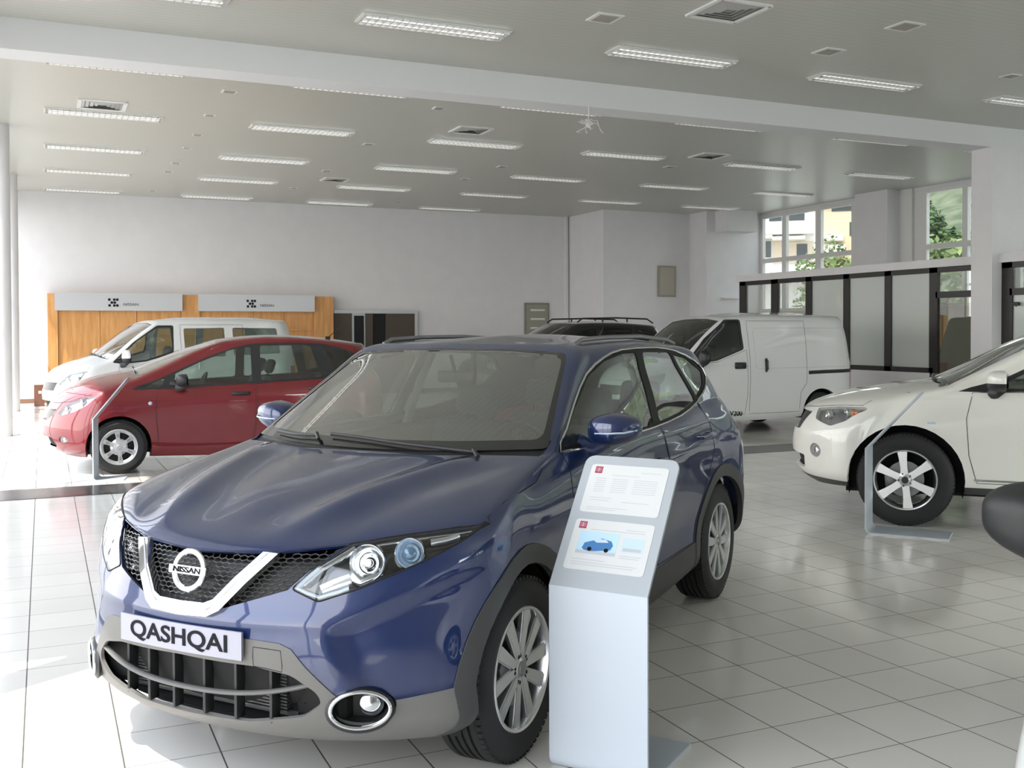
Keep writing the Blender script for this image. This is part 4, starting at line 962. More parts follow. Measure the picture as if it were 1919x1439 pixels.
            obj('door_handle', bm, handle_m or paintm, D, 60)
    m = sp['mirror']; mirror_housing('door_mirror', R, m[0], m[1], m[2], mirror_m or paintm, M_black, m[3], m[4], m[5], foot=(.08, -m[4] * .5 - .02))
    for pts in ([(.03, .45), (.01, .1), (.03, -.15)], [(.03, -.2), (.05, -.45), (.1, -.6)]):
        bm = NB(); xb = sp['cowl'][1][0]; P3 = [ca.proj('top', (xb + x, abs(y)), .015) for x, y in pts]; tube(bm, [(p.x, y, p.z) for p, (x, y) in zip(P3, pts)], (.012, .008), 6); obj('wiper', bm, M_black, R, 60)
    if rails:
        for s in (1, -1):
            bm = NB(); tube(bm, [(-x, y * s, z) for x, y, z in rails], [(.016, .014)] * len(rails), 8); obj('roof_rail', bm, M_black, R, 60)
    L = sp['F'][2][0] + .5; E = sp['S'][10][0][0]
    bm = NB(); box(bm, -E + .1, -.5, -.55, .55, .22, .27); obj('underbody', bm, M_black2, R)
    bm = NB(); bbox(bm, -ax[0] - .25, -.25, -.5, .5, .3, .68, .03); obj('engine_block', bm, M_black2, R)
    wheel_wells2(R, ax, sp['yh'] - .03, sp['arch'] + .003, sp['Ro']); add_wheels(R, sp['style'], sp['Ro'], sp['Rr'], sp['wt'], ax, sp['yh'], 0, (.1, .35, .5, .2)); cabin(R, sp)
    return ca
def wheel_wells2(root, xs, yh, R, zc):
    for x in xs:
        for s in (1, -1):
            bm = NB(); n = 22; a0, a1 = -.3, PI + .3
            A = [bm.verts.new((-x + R * math.cos(a0 + (a1 - a0) * k / n), yh * s, zc + R * math.sin(a0 + (a1 - a0) * k / n))) for k in range(n + 1)]
            B = [bm.verts.new((v.co.x, (yh - .32) * s, v.co.z)) for v in A]
            for k in range(n): bm.faces.new((A[k], A[k + 1], B[k + 1], B[k]))
            bm.faces.new(B); obj('wheel_arch_liner', bm, M_black2, root)
def at_y(ca, root, s, bm, nm, m): return obj(nm, bm, m, root, 50)
def build_cars():
    build_blue()
    c = build_car(NOTE, 'hatchback_car', 'dark red hatchback with black door mirrors and silver wheel covers', CARPOS['red'], M_red, .04, mirror_m=M_black, handle_m=M_black)
    bm = NB(); tube(bm, [(-3.42, 0, 1.545), (-3.66, 0, 1.74)], [.006, .003], 6); bbox(bm, -3.45, -3.38, -.025, .025, 1.53, 1.56, .01); obj('roof_antenna', bm, M_black, c.root, 50)
    bm = NB()
    p = c.proj('side', (1.17, .80)); lathe(bm, [(.0001, p.y + .006), (.012, p.y + .005), (.022, p.y), (.022, p.y - .01)], 16, 'y', (-1.17, 0, .80)); obj('side_indicator', bm, M_white_lamp, c.root, 50)
    # white panel van on the right
    V1 = scaled(VAN, 1, 1, 1.03); c = build_car(V1, 'panel_van', 'white windowless panel van with black sliding-door rail behind the blue car', CARPOS['van'], M_white, .05, mirror_m=M_black, handle_m=M_black, lamp=M_reflector, ws_g=glass_mat('van_screen_glass', (.16, .18, .17), .03))
    for s in (1, -1):
        L = c.line('side', [(3.30, .935), (3.75, .945), (4.24, .955)], -.004); bm = NB(); tube(bm, [(p[0], p[1] * s, p[2]) for p in L], (.034, .014), 6); obj('sliding_door_rail', bm, M_black, c.root, 40)
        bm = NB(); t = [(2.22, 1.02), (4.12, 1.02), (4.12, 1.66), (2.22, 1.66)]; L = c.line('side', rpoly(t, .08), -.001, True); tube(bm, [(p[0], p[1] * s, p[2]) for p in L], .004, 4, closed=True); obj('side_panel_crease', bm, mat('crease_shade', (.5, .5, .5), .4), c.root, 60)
        p = c.proj('side', (1.80, .32)); bm = NB()
        M = Matrix.Translation((-1.80, p.y * s + .004 * s, .32)) @ Matrix.Rotation(0 if s < 0 else PI, 4, 'Z') @ Matrix.Rotation(PI / 2, 4, 'X')
        text_mesh(bm, 'NV200', .115, .0015, M, bold=.002); obj('side_lettering', bm, M_ink, c.root)
    bm = NB(); lathe(bm, [(.0001, 1.885), (.012, 1.88), (.02, 1.86), (.022, 1.83)], 12, 'z', (-2.0, 0, 0)); obj('roof_antenna_base', bm, M_black, c.root, 50)
    # white minivan on the left
    V2 = scaled(VAN, 1, 1, 1.02); V2['win'] = [('front_window', [(.98, 1.12), (1.15, 1.105), (1.5, 1.14), (1.93, 1.28), (1.96, 1.40), (1.95, 1.715), (1.74, 1.71), (1.35, 1.46)], 'g'), ('sliding_window', [(2.18, 1.16), (2.93, 1.18), (2.93, 1.70), (2.18, 1.69)], 'g'), ('rear_side_window', [(3.08, 1.19), (3.97, 1.22), (3.93, 1.69), (3.08, 1.70)], 'g')]
    V2['dlo'] = [(.93, 1.10), (1.12, 1.075), (1.5, 1.11), (1.98, 1.25), (2.01, 1.745), (1.72, 1.742), (1.3, 1.45)]
    c = build_car(V2, 'minivan', 'white minivan with open side windows in front of the wooden wall', CARPOS['van2'], M_white, .05, handle_m=M_white)
    # pearl white crossover on the right
    c = build_car(MUR, 'sport_utility_car', 'pearl white crossover with six-spoke wheels at the right edge', CARPOS['mur'], M_pearl, .035, lamp=mat('lamp_housing_dark', (.22, .22, .23), .15, .7), cladding=.34)
    for s in (1, -1):
        L = [(p.x, p.y * s, p.z) for p in c.line('side', [(1.5, .405), (2.5, .40), (3.3, .405)], .002)]; bm = NB(); tube(bm, L, (.008, .004), 6); obj('sill_chrome', bm, M_chrome, c.root, 40)
        p = c.proj('side', (1.18, .86)); bm = NB(); bbox(bm, -1.21, -1.15, p.y * s - .004, p.y * s + .004, .852, .868, .003); obj('side_indicator', bm, M_white_lamp, c.root, 50)
        p = c.proj('front', (.86, .92), .004); bm = NB(); bbox(bm, p.x - .10, p.x - .02, p.y * s - .02, p.y * s + .004, .88, .94, .01); obj('amber_reflector', bm, M_amber, c.root, 50)
    # black off-roader far behind the van
    K = scaled(dict(MUR, win=[(n, p, 'k') for n, p, g in MUR['win']]), 1.0, 1.0, 1.085, Ro=.39, arch=.46, mirror=(1.03, 1.78, 1.30, .2, .18, .2), wsx=(1.05, 2.4))
    c = build_car(K, 'off_road_car', 'black off-roader with roof rails half hidden behind the white panel van', CARPOS['black'], M_darkcar, .06, ws_g=M_kglass, rails=[(2.3, .62, 1.80), (2.42, .62, 1.875), (3.2, .62, 1.89), (4.0, .62, 1.87), (4.15, .62, 1.78)])
    for s in (1, -1):
        bm = NB(); tube(bm, [(-2.9, .62 * s, 1.80), (-2.9, .62 * s, 1.885)], .02, 6); tube(bm, [(-3.5, .62 * s, 1.80), (-3.5, .62 * s, 1.88)], .02, 6); obj('rail_foot', bm, M_black, c.root)
    # near white car, mostly out of the frame
    c = build_car(dict(NOTE, mirror=(.95, 1.60, 1.09, .24, .21, .22), hl=[(.42, .70), (.5, .68), (.6, .74), (.6, .80), (.5, .78)]), 'hatchback_car', 'white car with black door mirror cut off at the lower right corner', CARPOS['near'], M_white, .04, mirror_m=M_black, handle_m=M_black)
# ------------------------------------------------------------------ the showroom
H = 4.87
def tile_floor(nt, b):
    tc = nt.nodes.new('ShaderNodeTexCoord'); L = nt.links.new; N = nt.nodes.new
    sep = N('ShaderNodeSeparateXYZ'); L(tc.outputs['Object'], sep.inputs[0]); T = .3467
    def M(op, a, v=None, c=None):
        n = N('ShaderNodeMath'); n.operation = op
        for k, q in enumerate((a, v, c)):
            if q is None: continue
            if isinstance(q, (int, float)): n.inputs[k].default_value = q
            else: L(q, n.inputs[k])
        return n.outputs[0]
    fx = M('DIVIDE', M('SUBTRACT', sep.outputs[0], 3.033), T); fy = M('DIVIDE', M('SUBTRACT', sep.outputs[1], 3.008), T)
    dx = M('ABSOLUTE', M('SUBTRACT', M('FRACT', M('ADD', fx, .5)), .5)); dy = M('ABSOLUTE', M('SUBTRACT', M('FRACT', M('ADD', fy, .5)), .5))
    d = M('MINIMUM', dx, M('MULTIPLY', dy, 1.35)); g = M('LESS_THAN', d, .0085)
    cell = N('ShaderNodeCombineXYZ'); L(M('FLOOR', fx), cell.inputs[0]); L(M('FLOOR', fy), cell.inputs[1])
    wn = N('ShaderNodeTexWhiteNoise'); L(cell.outputs[0], wn.inputs['Vector'])
    no = N('ShaderNodeTexNoise'); no.inputs['Scale'].default_value = 1.1; no.inputs['Detail'].default_value = 6; L(tc.outputs['Object'], no.inputs['Vector'])
    v = M('ADD', M('MULTIPLY', wn.outputs['Value'], .05), M('MULTIPLY', no.outputs[0], .10))
    v = M('ADD', v, .74)
    c = N('ShaderNodeCombineColor'); L(v, c.inputs[0]); L(M('MULTIPLY', v, .975), c.inputs[1]); L(M('MULTIPLY', v, .925), c.inputs[2])
    mx = N('ShaderNodeMix'); mx.data_type = 'RGBA'; L(g, mx.inputs[0]); L(c.outputs[0], mx.inputs[6]); mx.inputs[7].default_value = (.12, .115, .105, 1)
    L(mx.outputs[2], b.inputs['Base Color'])
    r = M('ADD', M('MULTIPLY', g, .4), M('MULTIPLY', no.outputs[0], .28)); L(r, b.inputs['Roughness'])
    bp = N('ShaderNodeBump'); bp.inputs['Strength'].default_value = .35; bp.inputs['Distance'].default_value = .002; L(M('SUBTRACT', 1.0, g), bp.inputs['Height']); L(bp.outputs[0], b.inputs['Normal'])
M_floor = mat('glazed_floor_tiles', spec=.45, build=tile_floor)
def slat_ceiling(nt, b):
    tc = nt.nodes.new('ShaderNodeTexCoord'); L = nt.links.new; N = nt.nodes.new
    sep = N('ShaderNodeSeparateXYZ'); L(tc.outputs['Object'], sep.inputs[0])
    m1 = N('ShaderNodeMath'); m1.operation = 'DIVIDE'; m1.inputs[1].default_value = .10; L(sep.outputs[1], m1.inputs[0])
    m2 = N('ShaderNodeMath'); m2.operation = 'FRACT'; L(m1.outputs[0], m2.inputs[0])
    m3 = N('ShaderNodeMath'); m3.operation = 'LESS_THAN'; m3.inputs[1].default_value = .06; L(m2.outputs[0], m3.inputs[0])
    mx = N('ShaderNodeMix'); mx.data_type = 'RGBA'; L(m3.outputs[0], mx.inputs[0]); mx.inputs[6].default_value = (.50, .50, .455, 1); mx.inputs[7].default_value = (.36, .36, .33, 1)
    L(mx.outputs[2], b.inputs['Base Color'])
    bp = N('ShaderNodeBump'); bp.inputs['Strength'].default_value = .25; bp.inputs['Distance'].default_value = .004; L(m3.outputs[0], bp.inputs['Height']); bp.invert = True; L(bp.outputs[0], b.inputs['Normal'])
M_ceil = mat('metal_slat_ceiling', rough=.32, spec=.5, build=slat_ceiling)
M_wall = mat('painted_wall', rough=.85, build=noise_color(3, (.70, .69, .71), (.73, .72, .735), 3))
M_beam = mat('beam_paint', (.70, .70, .71), .8)
M_whitef = mat('white_window_frame', (.72, .71, .70), .45)
M_darkf = mat('dark_bronze_frame', (.028, .026, .025), .4)
M_beige = mat('beige_plaster', rough=.9, build=noise_color(2, (.50, .46, .40), (.55, .50, .44), 3))
M_marble = mat('dark_marble', rough=.2, spec=.22, build=noise_color(7, (.02, .02, .022), (.075, .07, .068), 8))
M_wglass = glass_mat('window_glass', (.90, .93, .91), 0)
M_lglass = glass_mat('sun_control_glass', (.51, .50, .485), 0)
M_rglass = glass_mat('tinted_window_glass', (.23, .24, .225), 0)
def frosted(name, c, a):
    m = bpy.data.materials.new(name); m.use_nodes = True; b = m.node_tree.nodes['Principled BSDF']
    b.inputs['Base Color'].default_value = (*c, 1); b.inputs['Roughness'].default_value = .12; b.inputs['Alpha'].default_value = a; MATS[name] = m; return m
M_oglass = frosted('office_glass', (.50, .52, .48), .30)
M_film = frosted('filmed_glass', (.66, .70, .68), .72)
def wood(nt, b):
    tc = nt.nodes.new('ShaderNodeTexCoord'); mp = nt.nodes.new('ShaderNodeMapping'); mp.inputs['Scale'].default_value = (5, 5, .6)
    n = nt.nodes.new('ShaderNodeTexNoise'); n.inputs['Scale'].default_value = 3; n.inputs['Detail'].default_value = 6
    r = nt.nodes.new('ShaderNodeValToRGB'); r.color_ramp.elements[0].color = (.50, .235, .070, 1); r.color_ramp.elements[1].color = (.66, .345, .125, 1); r.color_ramp.elements[0].position = .3; r.color_ramp.elements[1].position = .7
    L = nt.links.new; L(tc.outputs['Object'], mp.inputs[0]); L(mp.outputs[0], n.inputs['Vector']); L(n.outputs[0], r.inputs[0]); L(r.outputs[0], b.inputs['Base Color'])
M_wood = mat('beech_veneer', rough=.42, build=wood)
M_signgrey = mat('brushed_grey_panel', (.50, .51, .53), .38, .25)
M_brown = mat('dark_brown_door', (.075, .058, .045), .5)
M_stand = mat('stand_aluminium', (.46, .50, .54), .38, .1)
M_standw = mat('stand_white_face', (.56, .62, .69), .4)

def bx(name, x0, x1, y0, y1, z0, z1, m, struct_=True, parent=None, r=0):
    bm = NB()
    if r: bbox(bm, x0, x1, y0, y1, z0, z1, r)
    else: box(bm, x0, x1, y0, y1, z0, z1)
    o = obj(name, bm, m, parent)
    if struct_ and parent is None: o['kind'] = 'structure'
    return o
XL, XR, YF, YB = -1.0, 18.2, -7.0, 26.1
def shell():
    bx('floor', XL - .3, XR + .3, YF - .3, YB + .3, -.12, 0, M_floor)
    bx('trim_1', XL, 13.85, 11.02, 11.72, 0, .004, M_marble)
    bx('ceiling', XL - .3, XR + .3, YF - .3, YB + .3, H, H + .15, M_ceil)
    bx('trim_2', XL, XR, 11.86, 12.30, 4.545, H, M_beam)
    bx('wall_back', XL - .2, 13.66, YB, YB + .2, 0, H, M_wall)
    bm = NB(); box(bm, 13.66, 16.42, 24.1, YB + .2, 0, H); struct('wall_back_right', bm, M_wall)
    bm = NB(); box(bm, 16.42, XR + .2, 23.3, YB + .2, 0, H); struct('wall_back_corner', bm, M_wall)
    bx('trim_3', 16.70, 17.68, 22.75, 23.3, 4.30, H, M_wall)           # boxed duct under the ceiling
    bx('trim_4', 13.52, 13.60, 26.02, YB, 0, H, M_wall)                # pipe casing beside the corner
    bx('baseboard_back', XL, 13.6, YB - .02, YB, 0, .10, mat('baseboard_brown', (.22, .13, .08), .5))
    bx('trim_5', 16.9, 17.5, 23.18, 23.3, 2.50, 2.535, M_wall)
    # left glazed front
    segs = [(4.9, 9.35)]
    bx('trim_12', XL - 2.5, XL - .12, 4.25, 9.8, 4.72, 4.86, M_wall); bx('wall_left_pier', XL - .15, XL, 4.65, 4.85, 0, H, M_wall); bx('wall_left_pier_far', XL - .15, XL, 9.8, 10.0, 0, H, M_wall)  # slab: unseen canopy added outside to block the sun but let sky light in
    bx('wall_left_upper', XL - .15, XL, YF, 4.65, 3.3, H, M_wall)
    bx('wall_left_head', XL - .15, XL, 4.85, YB, 4.6, H, M_wall)
    k = 0
    def glazed(n, y0, y1, z0, z1, ny, zs, xa, xb, m=M_whitef, g=M_lglass, t=.035):
        e = empty('window_%d' % n, ((xa + xb) / 2, (y0 + y1) / 2, z0)); e['kind'] = 'structure'
        ox, oy, oz = e.location; bm = NB()
        for i in range(ny + 1):
            y = y0 + (y1 - y0) * i / ny; box(bm, xa - ox, xb - ox, y - t - oy, y + t - oy, 0, z1 - z0)
        for z in [z0 + t] + list(zs) + [z1 - t]: box(bm, xa - ox + .004, xb - ox - .004, y0 - oy, y1 - oy, z - t - oz, z + t - oz)
        obj('window_frame', bm, m, e); bm = NB(); q = (xa + xb) / 2 - ox
        vs = [bm.verts.new(p) for p in ((q, y0 - oy, 0), (q, y1 - oy, 0), (q, y1 - oy, z1 - z0), (q, y0 - oy, z1 - z0))]; bm.faces.new(vs); obj('window_pane', bm, g, e)
    glazed(1, 10.0, 17.8, 0, 4.6, 6, [2.6], XL - .09, XL - .03)
    glazed(2, 18.1, YB, 0, 4.6, 6, [1.9, 3.2], XL - .09, XL - .03)
    glazed(10, 4.85, 9.8, 0, 4.6, 3, [2.6], XL - .09, XL - .03)
    bx('wall_left_near', XL - .15, XL, YF, -.5, 0, 3.3, M_wall)
    glazed(3, -.5, 4.65, 0, 3.3, 3, [], XL - .09, XL - .03)
    for y in (18.0, 23.6):
        bm = NB(); lathe(bm, [(.17, 0), (.17, H)], 32, 'z', (-.62, y, 0)); o = struct('trim_%d' % (6 if y < 20 else 7), bm, M_wall, 40)
    # storefront behind the photographer
    bx('wall_front', XL, XR, YF - .15, YF, 3.6, H, M_wall)
    for i, (a, b) in enumerate(((5.6, 11.6), (12.0, 18.2))):
        e = empty('window_%d' % (4 + i), ((a + b) / 2, YF - .06, 0)); e['kind'] = 'structure'; bm = NB(); w = (b - a) / 2
        for j in range(5): x = -w + 2 * w * j / 4; box(bm, x - .04, x + .04, -.03, .03, 0, 3.6)
        for z in (.04, 2.4, 3.56): box(bm, -w, w, -.03, .03, z - .04, z + .04)
        obj('window_frame', bm, M_whitef, e); bm = NB(); bm.faces.new([bm.verts.new(p) for p in ((-w, 0, 0), (w, 0, 0), (w, 0, 3.6), (-w, 0, 3.6))]); obj('window_pane', bm, M_wglass, e)
    bx('wall_front_left', XL, 5.2, YF - .15, YF, 0, 3.6, M_wall)
    bx('trim_8', 5.2, 5.6, YF - .2, YF + .2, 0, H, M_wall); bx('trim_9', 11.6, 12.0, YF - .2, YF + .2, 0, H, M_wall)
    # right wall: plaster below, clerestory windows above
    bx('wall_right', XR, XR + .2, YF, 23.3, 0, 2.14, M_beige)
    bx('wall_right_head', XR, XR + .2, YF, 23.3, 4.80, H, M_wall)
    def right_window(n, ys, y0, y1, zt=3.50):
        e = empty('window_%d' % n, (XR + .08, (y0 + y1) / 2, 2.14)); e['kind'] = 'structure'; oy = (y0 + y1) / 2; bm = NB()
        for (a, b) in ys: box(bm, -.06, .04, a - oy, b - oy, 0, 2.66)
        for z, t in ((.04, .04), (zt - 2.14, .06), (2.62, .04)): box(bm, -.055, .035, y0 - oy, y1 - oy, z - t, z + t)
        obj('window_frame', bm, M_whitef, e); bm = NB(); bm.faces.new([bm.verts.new(p) for p in ((0, y0 - oy, 0), (0, y1 - oy, 0), (0, y1 - oy, 2.66), (0, y0 - oy, 2.66))]); obj('window_pane', bm, M_rglass, e)
    right_window(7, [(23.2, 23.3), (22.21, 22.38), (20.85, 21.05), (19.6, 19.75), (19.12, 19.2)], 19.14, 23.3, 3.55)
    right_window(8, [(17.37, 17.72), (16.23, 16.37), (14.9, 15.05), (13.6, 13.75), (12.3, 12.45), (11.0, 11.15)], 11.0, 17.72, 3.50)
    bx('trim_13', XR - .06, XR + .1, 17.72, 18.08, 0, H, M_whitef)
    bx('trim_10', 17.75, XR + .2, 18.08, 19.12, 0, H, M_wall)
    right_window(9, [(-7, -6.9), (-5, -4.9), (-3, -2.9), (-1, -.9), (1, 1.1), (3, 3.1), (5, 5.1), (7, 7.1), (9, 9.1), (10.9, 11.0)], -7, 11.0)
    # pillar and hanging wall panel under the beam
    bx('trim_11', 13.85, 14.22, 11.85, 12.26, 0, 4.545, M_wall)
    bx('wall_right_panel', 14.22, XR, 11.86, 12.2, 2.85, 4.545, M_wall)
    # glazed office partition
    e = empty('glass_partition', (14.1, 12.2, 0)); tag(e, 'dark framed glass office partition with a low white wall behind the white van', 'partition')
    Z0, Z1 = .90, 2.70; X = 0
    def pb(name, y0, y1, z0, z1, m, x0=-.035, x1=.035): return bx(name, x0, x1, y0 - 12.2, y1 - 12.2, z0, z1, m, False, e)
    pb('low_wall', 13.32, 18.7, 0, Z0 - .03, M_wall, -.05, .05); pb('top_rail', 3.5, 18.76, 2.70, 2.84, M_wall, -.09, .09); pb('upper_frame', 3.5, 18.7, 2.61, 2.70, M_darkf)
    pb('lower_frame', 13.25, 18.7, Z0 - .03, Z0 + .06, M_darkf)
    posts = [(18.50, 18.72), (17.41, 17.63), (16.37, 16.54), (15.30, 15.46), (14.23, 14.39), (13.16, 13.34)]
    for a, b in posts: pb('post', a, b, Z0 - .03 if a > 13.3 else 0, 2.70, M_darkf)
    for i in range(5):
        a, b = posts[i + 1][1], posts[i][0]
        pb('glass_pane', a, b, Z0, 2.66, M_film if i in (3, 4, 2) else M_oglass, -.004, .004)
    pb('door_frame', 12.0, 13.2, 2.17, 2.28, M_darkf); pb('transom_pane', 11.0, 13.2, 2.28, 2.66, M_wglass, -.004, .004)
    pb('door_leaf', 12.27, 13.16, .02, 2.17, glass_mat('door_glass', (.62, .64, .58), .03), -.006, .006)
    pb('post', 11.65, 11.86, 0, 2.70, M_darkf); pb('door_frame', 3.5, 11.7, 2.17, 2.28, M_darkf); pb('glass_pane', 9.0, 11.65, 0.02, 2.17, M_film, -.004, .004); pb('glass_pane', 9.0, 11.65, 2.28, 2.66, M_oglass, -.004, .004)
    pb('glass_pane', 3.6, 8.9, 0.02, 2.66, M_film, -.004, .004); pb('post', 8.9, 9.0, 0, 2.70, M_darkf); pb('post', 3.5, 3.6, 0, 2.70, M_darkf)
    bm = NB(); bbox(bm, -.10, -.03, 11.50 - 12.2, 11.62 - 12.2, 2.0, 2.06, .01); tube(bm, [(-.08, -.66, 2.03), (-.08, -.66, 1.98)], .01, 6); obj('door_handle', bm, M_black, e)
# ------------------------------------------------------------------ ceiling fittings and furnishings
M_louvre = mat('louvre_metal', (.82, .82, .81), .22, .75)
M_tubes = mat('fluorescent_tube', (.9, .9, .9), .4, emit=(1, .98, .93), estr=.8)
M_fix = mat('fitting_white', (.72, .72, .70), .5)
M_fixgrey = mat('fitting_beige_grey', (.33, .31, .27), .6)
def make_lamp():
    e = empty('ceiling_light', (0, 0, H)); L, W = .81, .15
    bm = NB(); box(bm, -L - .02, L + .02, -W - .02, -W, -.012, .0); box(bm, -L - .02, L + .02, W, W + .02, -.012, 0); box(bm, -L - .02, -L, -W, W, -.012, 0); box(bm, L, L + .02, -W, W, -.012, 0); obj('frame', bm, M_fix, e)
    bm = NB(); box(bm, -L, L, -W, W, -.0035, -.0015); obj('reflector', bm, M_louvre, e)
    bm = NB()
    for k in range(21):
        x = -L + 2 * L * k / 20; box(bm, x - .004, x + .004, -W, W, -.035, -.002)
    box(bm, -L, L, -.006, .006, -.035, -.002); box(bm, -L, L, -W, -W + .006, -.035, -.002); box(bm, -L, L, W - .006, W, -.035, -.002)
    obj('louvre', bm, M_louvre, e)
    bm = NB()
    for y in (-.075, .075): tube(bm, [(-L + .04, y, -.016), (L - .04, y, -.016)], .010, 8)
    obj('fluorescent_tubes', bm, M_tubes, e); return e
def ceiling_fittings():
    xs = [.87, 3.83, 6.83, 9.80, 12.95, 15.98]; ys = [10.38, 13.45, 16.50, 19.62, 22.5, 25.45]
    rows = ['near side of the beam', 'directly behind the beam', 'second row behind the beam', 'third row behind the beam', 'fourth row behind the beam', 'row nearest the back wall']
    cols = ['leftmost', 'second from left', 'third from left', 'fourth from left', 'fifth from left', 'rightmost']
    first = None
    for j, y in enumerate(ys):
        for i, x in enumerate(xs):
            if j == 5 and i > 3: continue
            if j == 4 and i == 5: pass
            if first is None: first = make_lamp(); o = first
            else: o = copy_tree(first)
            o.location = (x, y, H)
            tag(o, 'louvred strip light, %s in the %s' % (cols[i], rows[j]) if j else 'louvred strip light on the near side of the beam, %s' % cols[i], 'ceiling light', 'louvred strip lights in the ceiling')
    for i, x in enumerate((12.9, 9.8)): pass
    # square air diffusers
    def diffuser(x, y, label, w=.30):
        e = empty('air_diffuser', (x, y, H)); bm = NB(); t = .05
        for s in (-1, 1): box(bm, -w, w, s * w - t / 2, s * w + t / 2, -.018, 0); box(bm, s * w - t / 2, s * w + t / 2, -w, w, -.018, 0)
        obj('frame', bm, M_fix, e); bm = NB()
        for k in range(1, 5):
            r = w * (1 - k / 5)
            for s in (-1, 1):
                for ax in (0, 1):
                    A = [(-r, s * r), (r, s * r)] if ax == 0 else [(s * r, -r), (s * r, r)]
                    (x0, y0), (x1, y1) = A; d = .045
                    q = [(x0, y0, -.014), (x1, y1, -.014), (x1 * (1 + d / r), y1 * (1 + d / r), -.001), (x0 * (1 + d / r), y0 * (1 + d / r), -.001)]
                    bm.faces.new([bm.verts.new(v) for v in q])
        obj('vanes', bm, mat('vane_grey', (.42, .42, .41), .5), e); bm = NB(); box(bm, -w, w, -w, w, -.003, -.001); obj('duct_opening', bm, mat('duct_dark', (.30, .30, .28), .7), e)
        tag(e, label, 'air vent', 'square air diffusers')
    diffuser(6.37, 8.66, 'square white air diffuser at the top of the picture'); diffuser(.80, 15.85, 'square air diffuser at the left, near the beam'); diffuser(6.32, 15.45, 'square air diffuser left of the hanging wires', .27)
    diffuser(11.3, 15.95, 'square air diffuser right of the hanging wires', .27); diffuser(5.7, 21.6, 'square air diffuser far back in the middle', .25)
    # small square fittings
    pts = [(5.34, 9.38, .15, 'top centre right of the long near lamp'), (8.42, 8.33, .15, 'near side, top right'), (8.36, 9.44, .14, 'near side between two strip lights'), (2.32, 14.28, .1, 'left, closest to the beam'), (2.30, 15.95, .08, 'left, second from the beam'), (2.34, 17.6, .08, 'left, third from the beam'), (2.33, 18.9, .07, 'left, fourth from the beam'),
           (2.35, 20.7, .09, 'left, fifth from the beam'), (2.33, 21.85, .09, 'left, sixth from the beam'), (2.31, 24.9, .08, 'left, last before the back wall'), (5.27, 14.12, .08, 'middle, just behind the beam'), (5.16, 17.3, .09, 'middle, second behind the beam'), (5.24, 20.5, .1, 'middle, third behind the beam'), (5.17, 23.2, .08, 'middle, nearest the back wall'),
           (8.26, 18.6, .09, 'centre right, second behind the beam'), (11.32, 17.3, .1, 'right of the wires, behind the beam'), (8.19, 20.4, .08, 'centre right, third behind the beam'), (8.1, 24.6, .08, 'centre right, nearest the back wall'), (16.0, 16.65, .08, 'close to the right windows'), (11.3, 9.4, .1, 'near side, far right')]
    for x, y, w, l in pts:
        e = empty('ceiling_socket', (x, y, H)); bm = NB(); box(bm, -w, w, -w, w, -.012, -.001); obj('cover_plate', bm, M_fix, e)
        bm = NB(); box(bm, -w * .72, w * .72, -w * .72, w * .72, -.016, -.011); obj('insert', bm, M_fixgrey, e)
        tag(e, 'small square ceiling fitting, ' + l, 'ceiling fitting', 'small square ceiling fittings')
    # wires left hanging from the beam
    e = empty('hanging_wires', (6.48, 11.82, 4.56)); tag(e, 'tangle of bare white wires hanging from the beam', 'wires')
    bm = NB(); rnd = random.Random(3); tube(bm, [(0, 0, 0), (.01, 0, -.12), (0, .01, -.20)], .006, 5); obj('cable', bm, M_fix, e)
    bm = NB()
    for k in range(9):
        p = Vector((0, 0, -.2)); L = [p.copy()]
        for s in range(6):
            p = p + Vector((rnd.uniform(-.07, .07), rnd.uniform(-.04, .04), rnd.uniform(-.06, .02))); L.append(p.copy())
        tube(bm, smooth_poly(L, 3, False), .0045, 4)
    tube(bm, [(0, 0, -.26), (-.09, 0, -.25), (-.14, 0, -.23)], .006, 4); bbox(bm, -.02, .02, -.02, .02, -.30, -.22, .006); obj('wire_ends', bm, M_fix, e)
def emblem_checker(bm, x, y, z, s=.055):
    for r, c in ((0, 0), (0, 2), (0, 3.2), (1, 1), (1, 2.2), (2, .1), (2, 2), (2, 3.2)):
        box(bm, x + c * s * .8, x + c * s * .8 + s * .8, y - .004, y, z - r * s, z - r * s + s * .8)
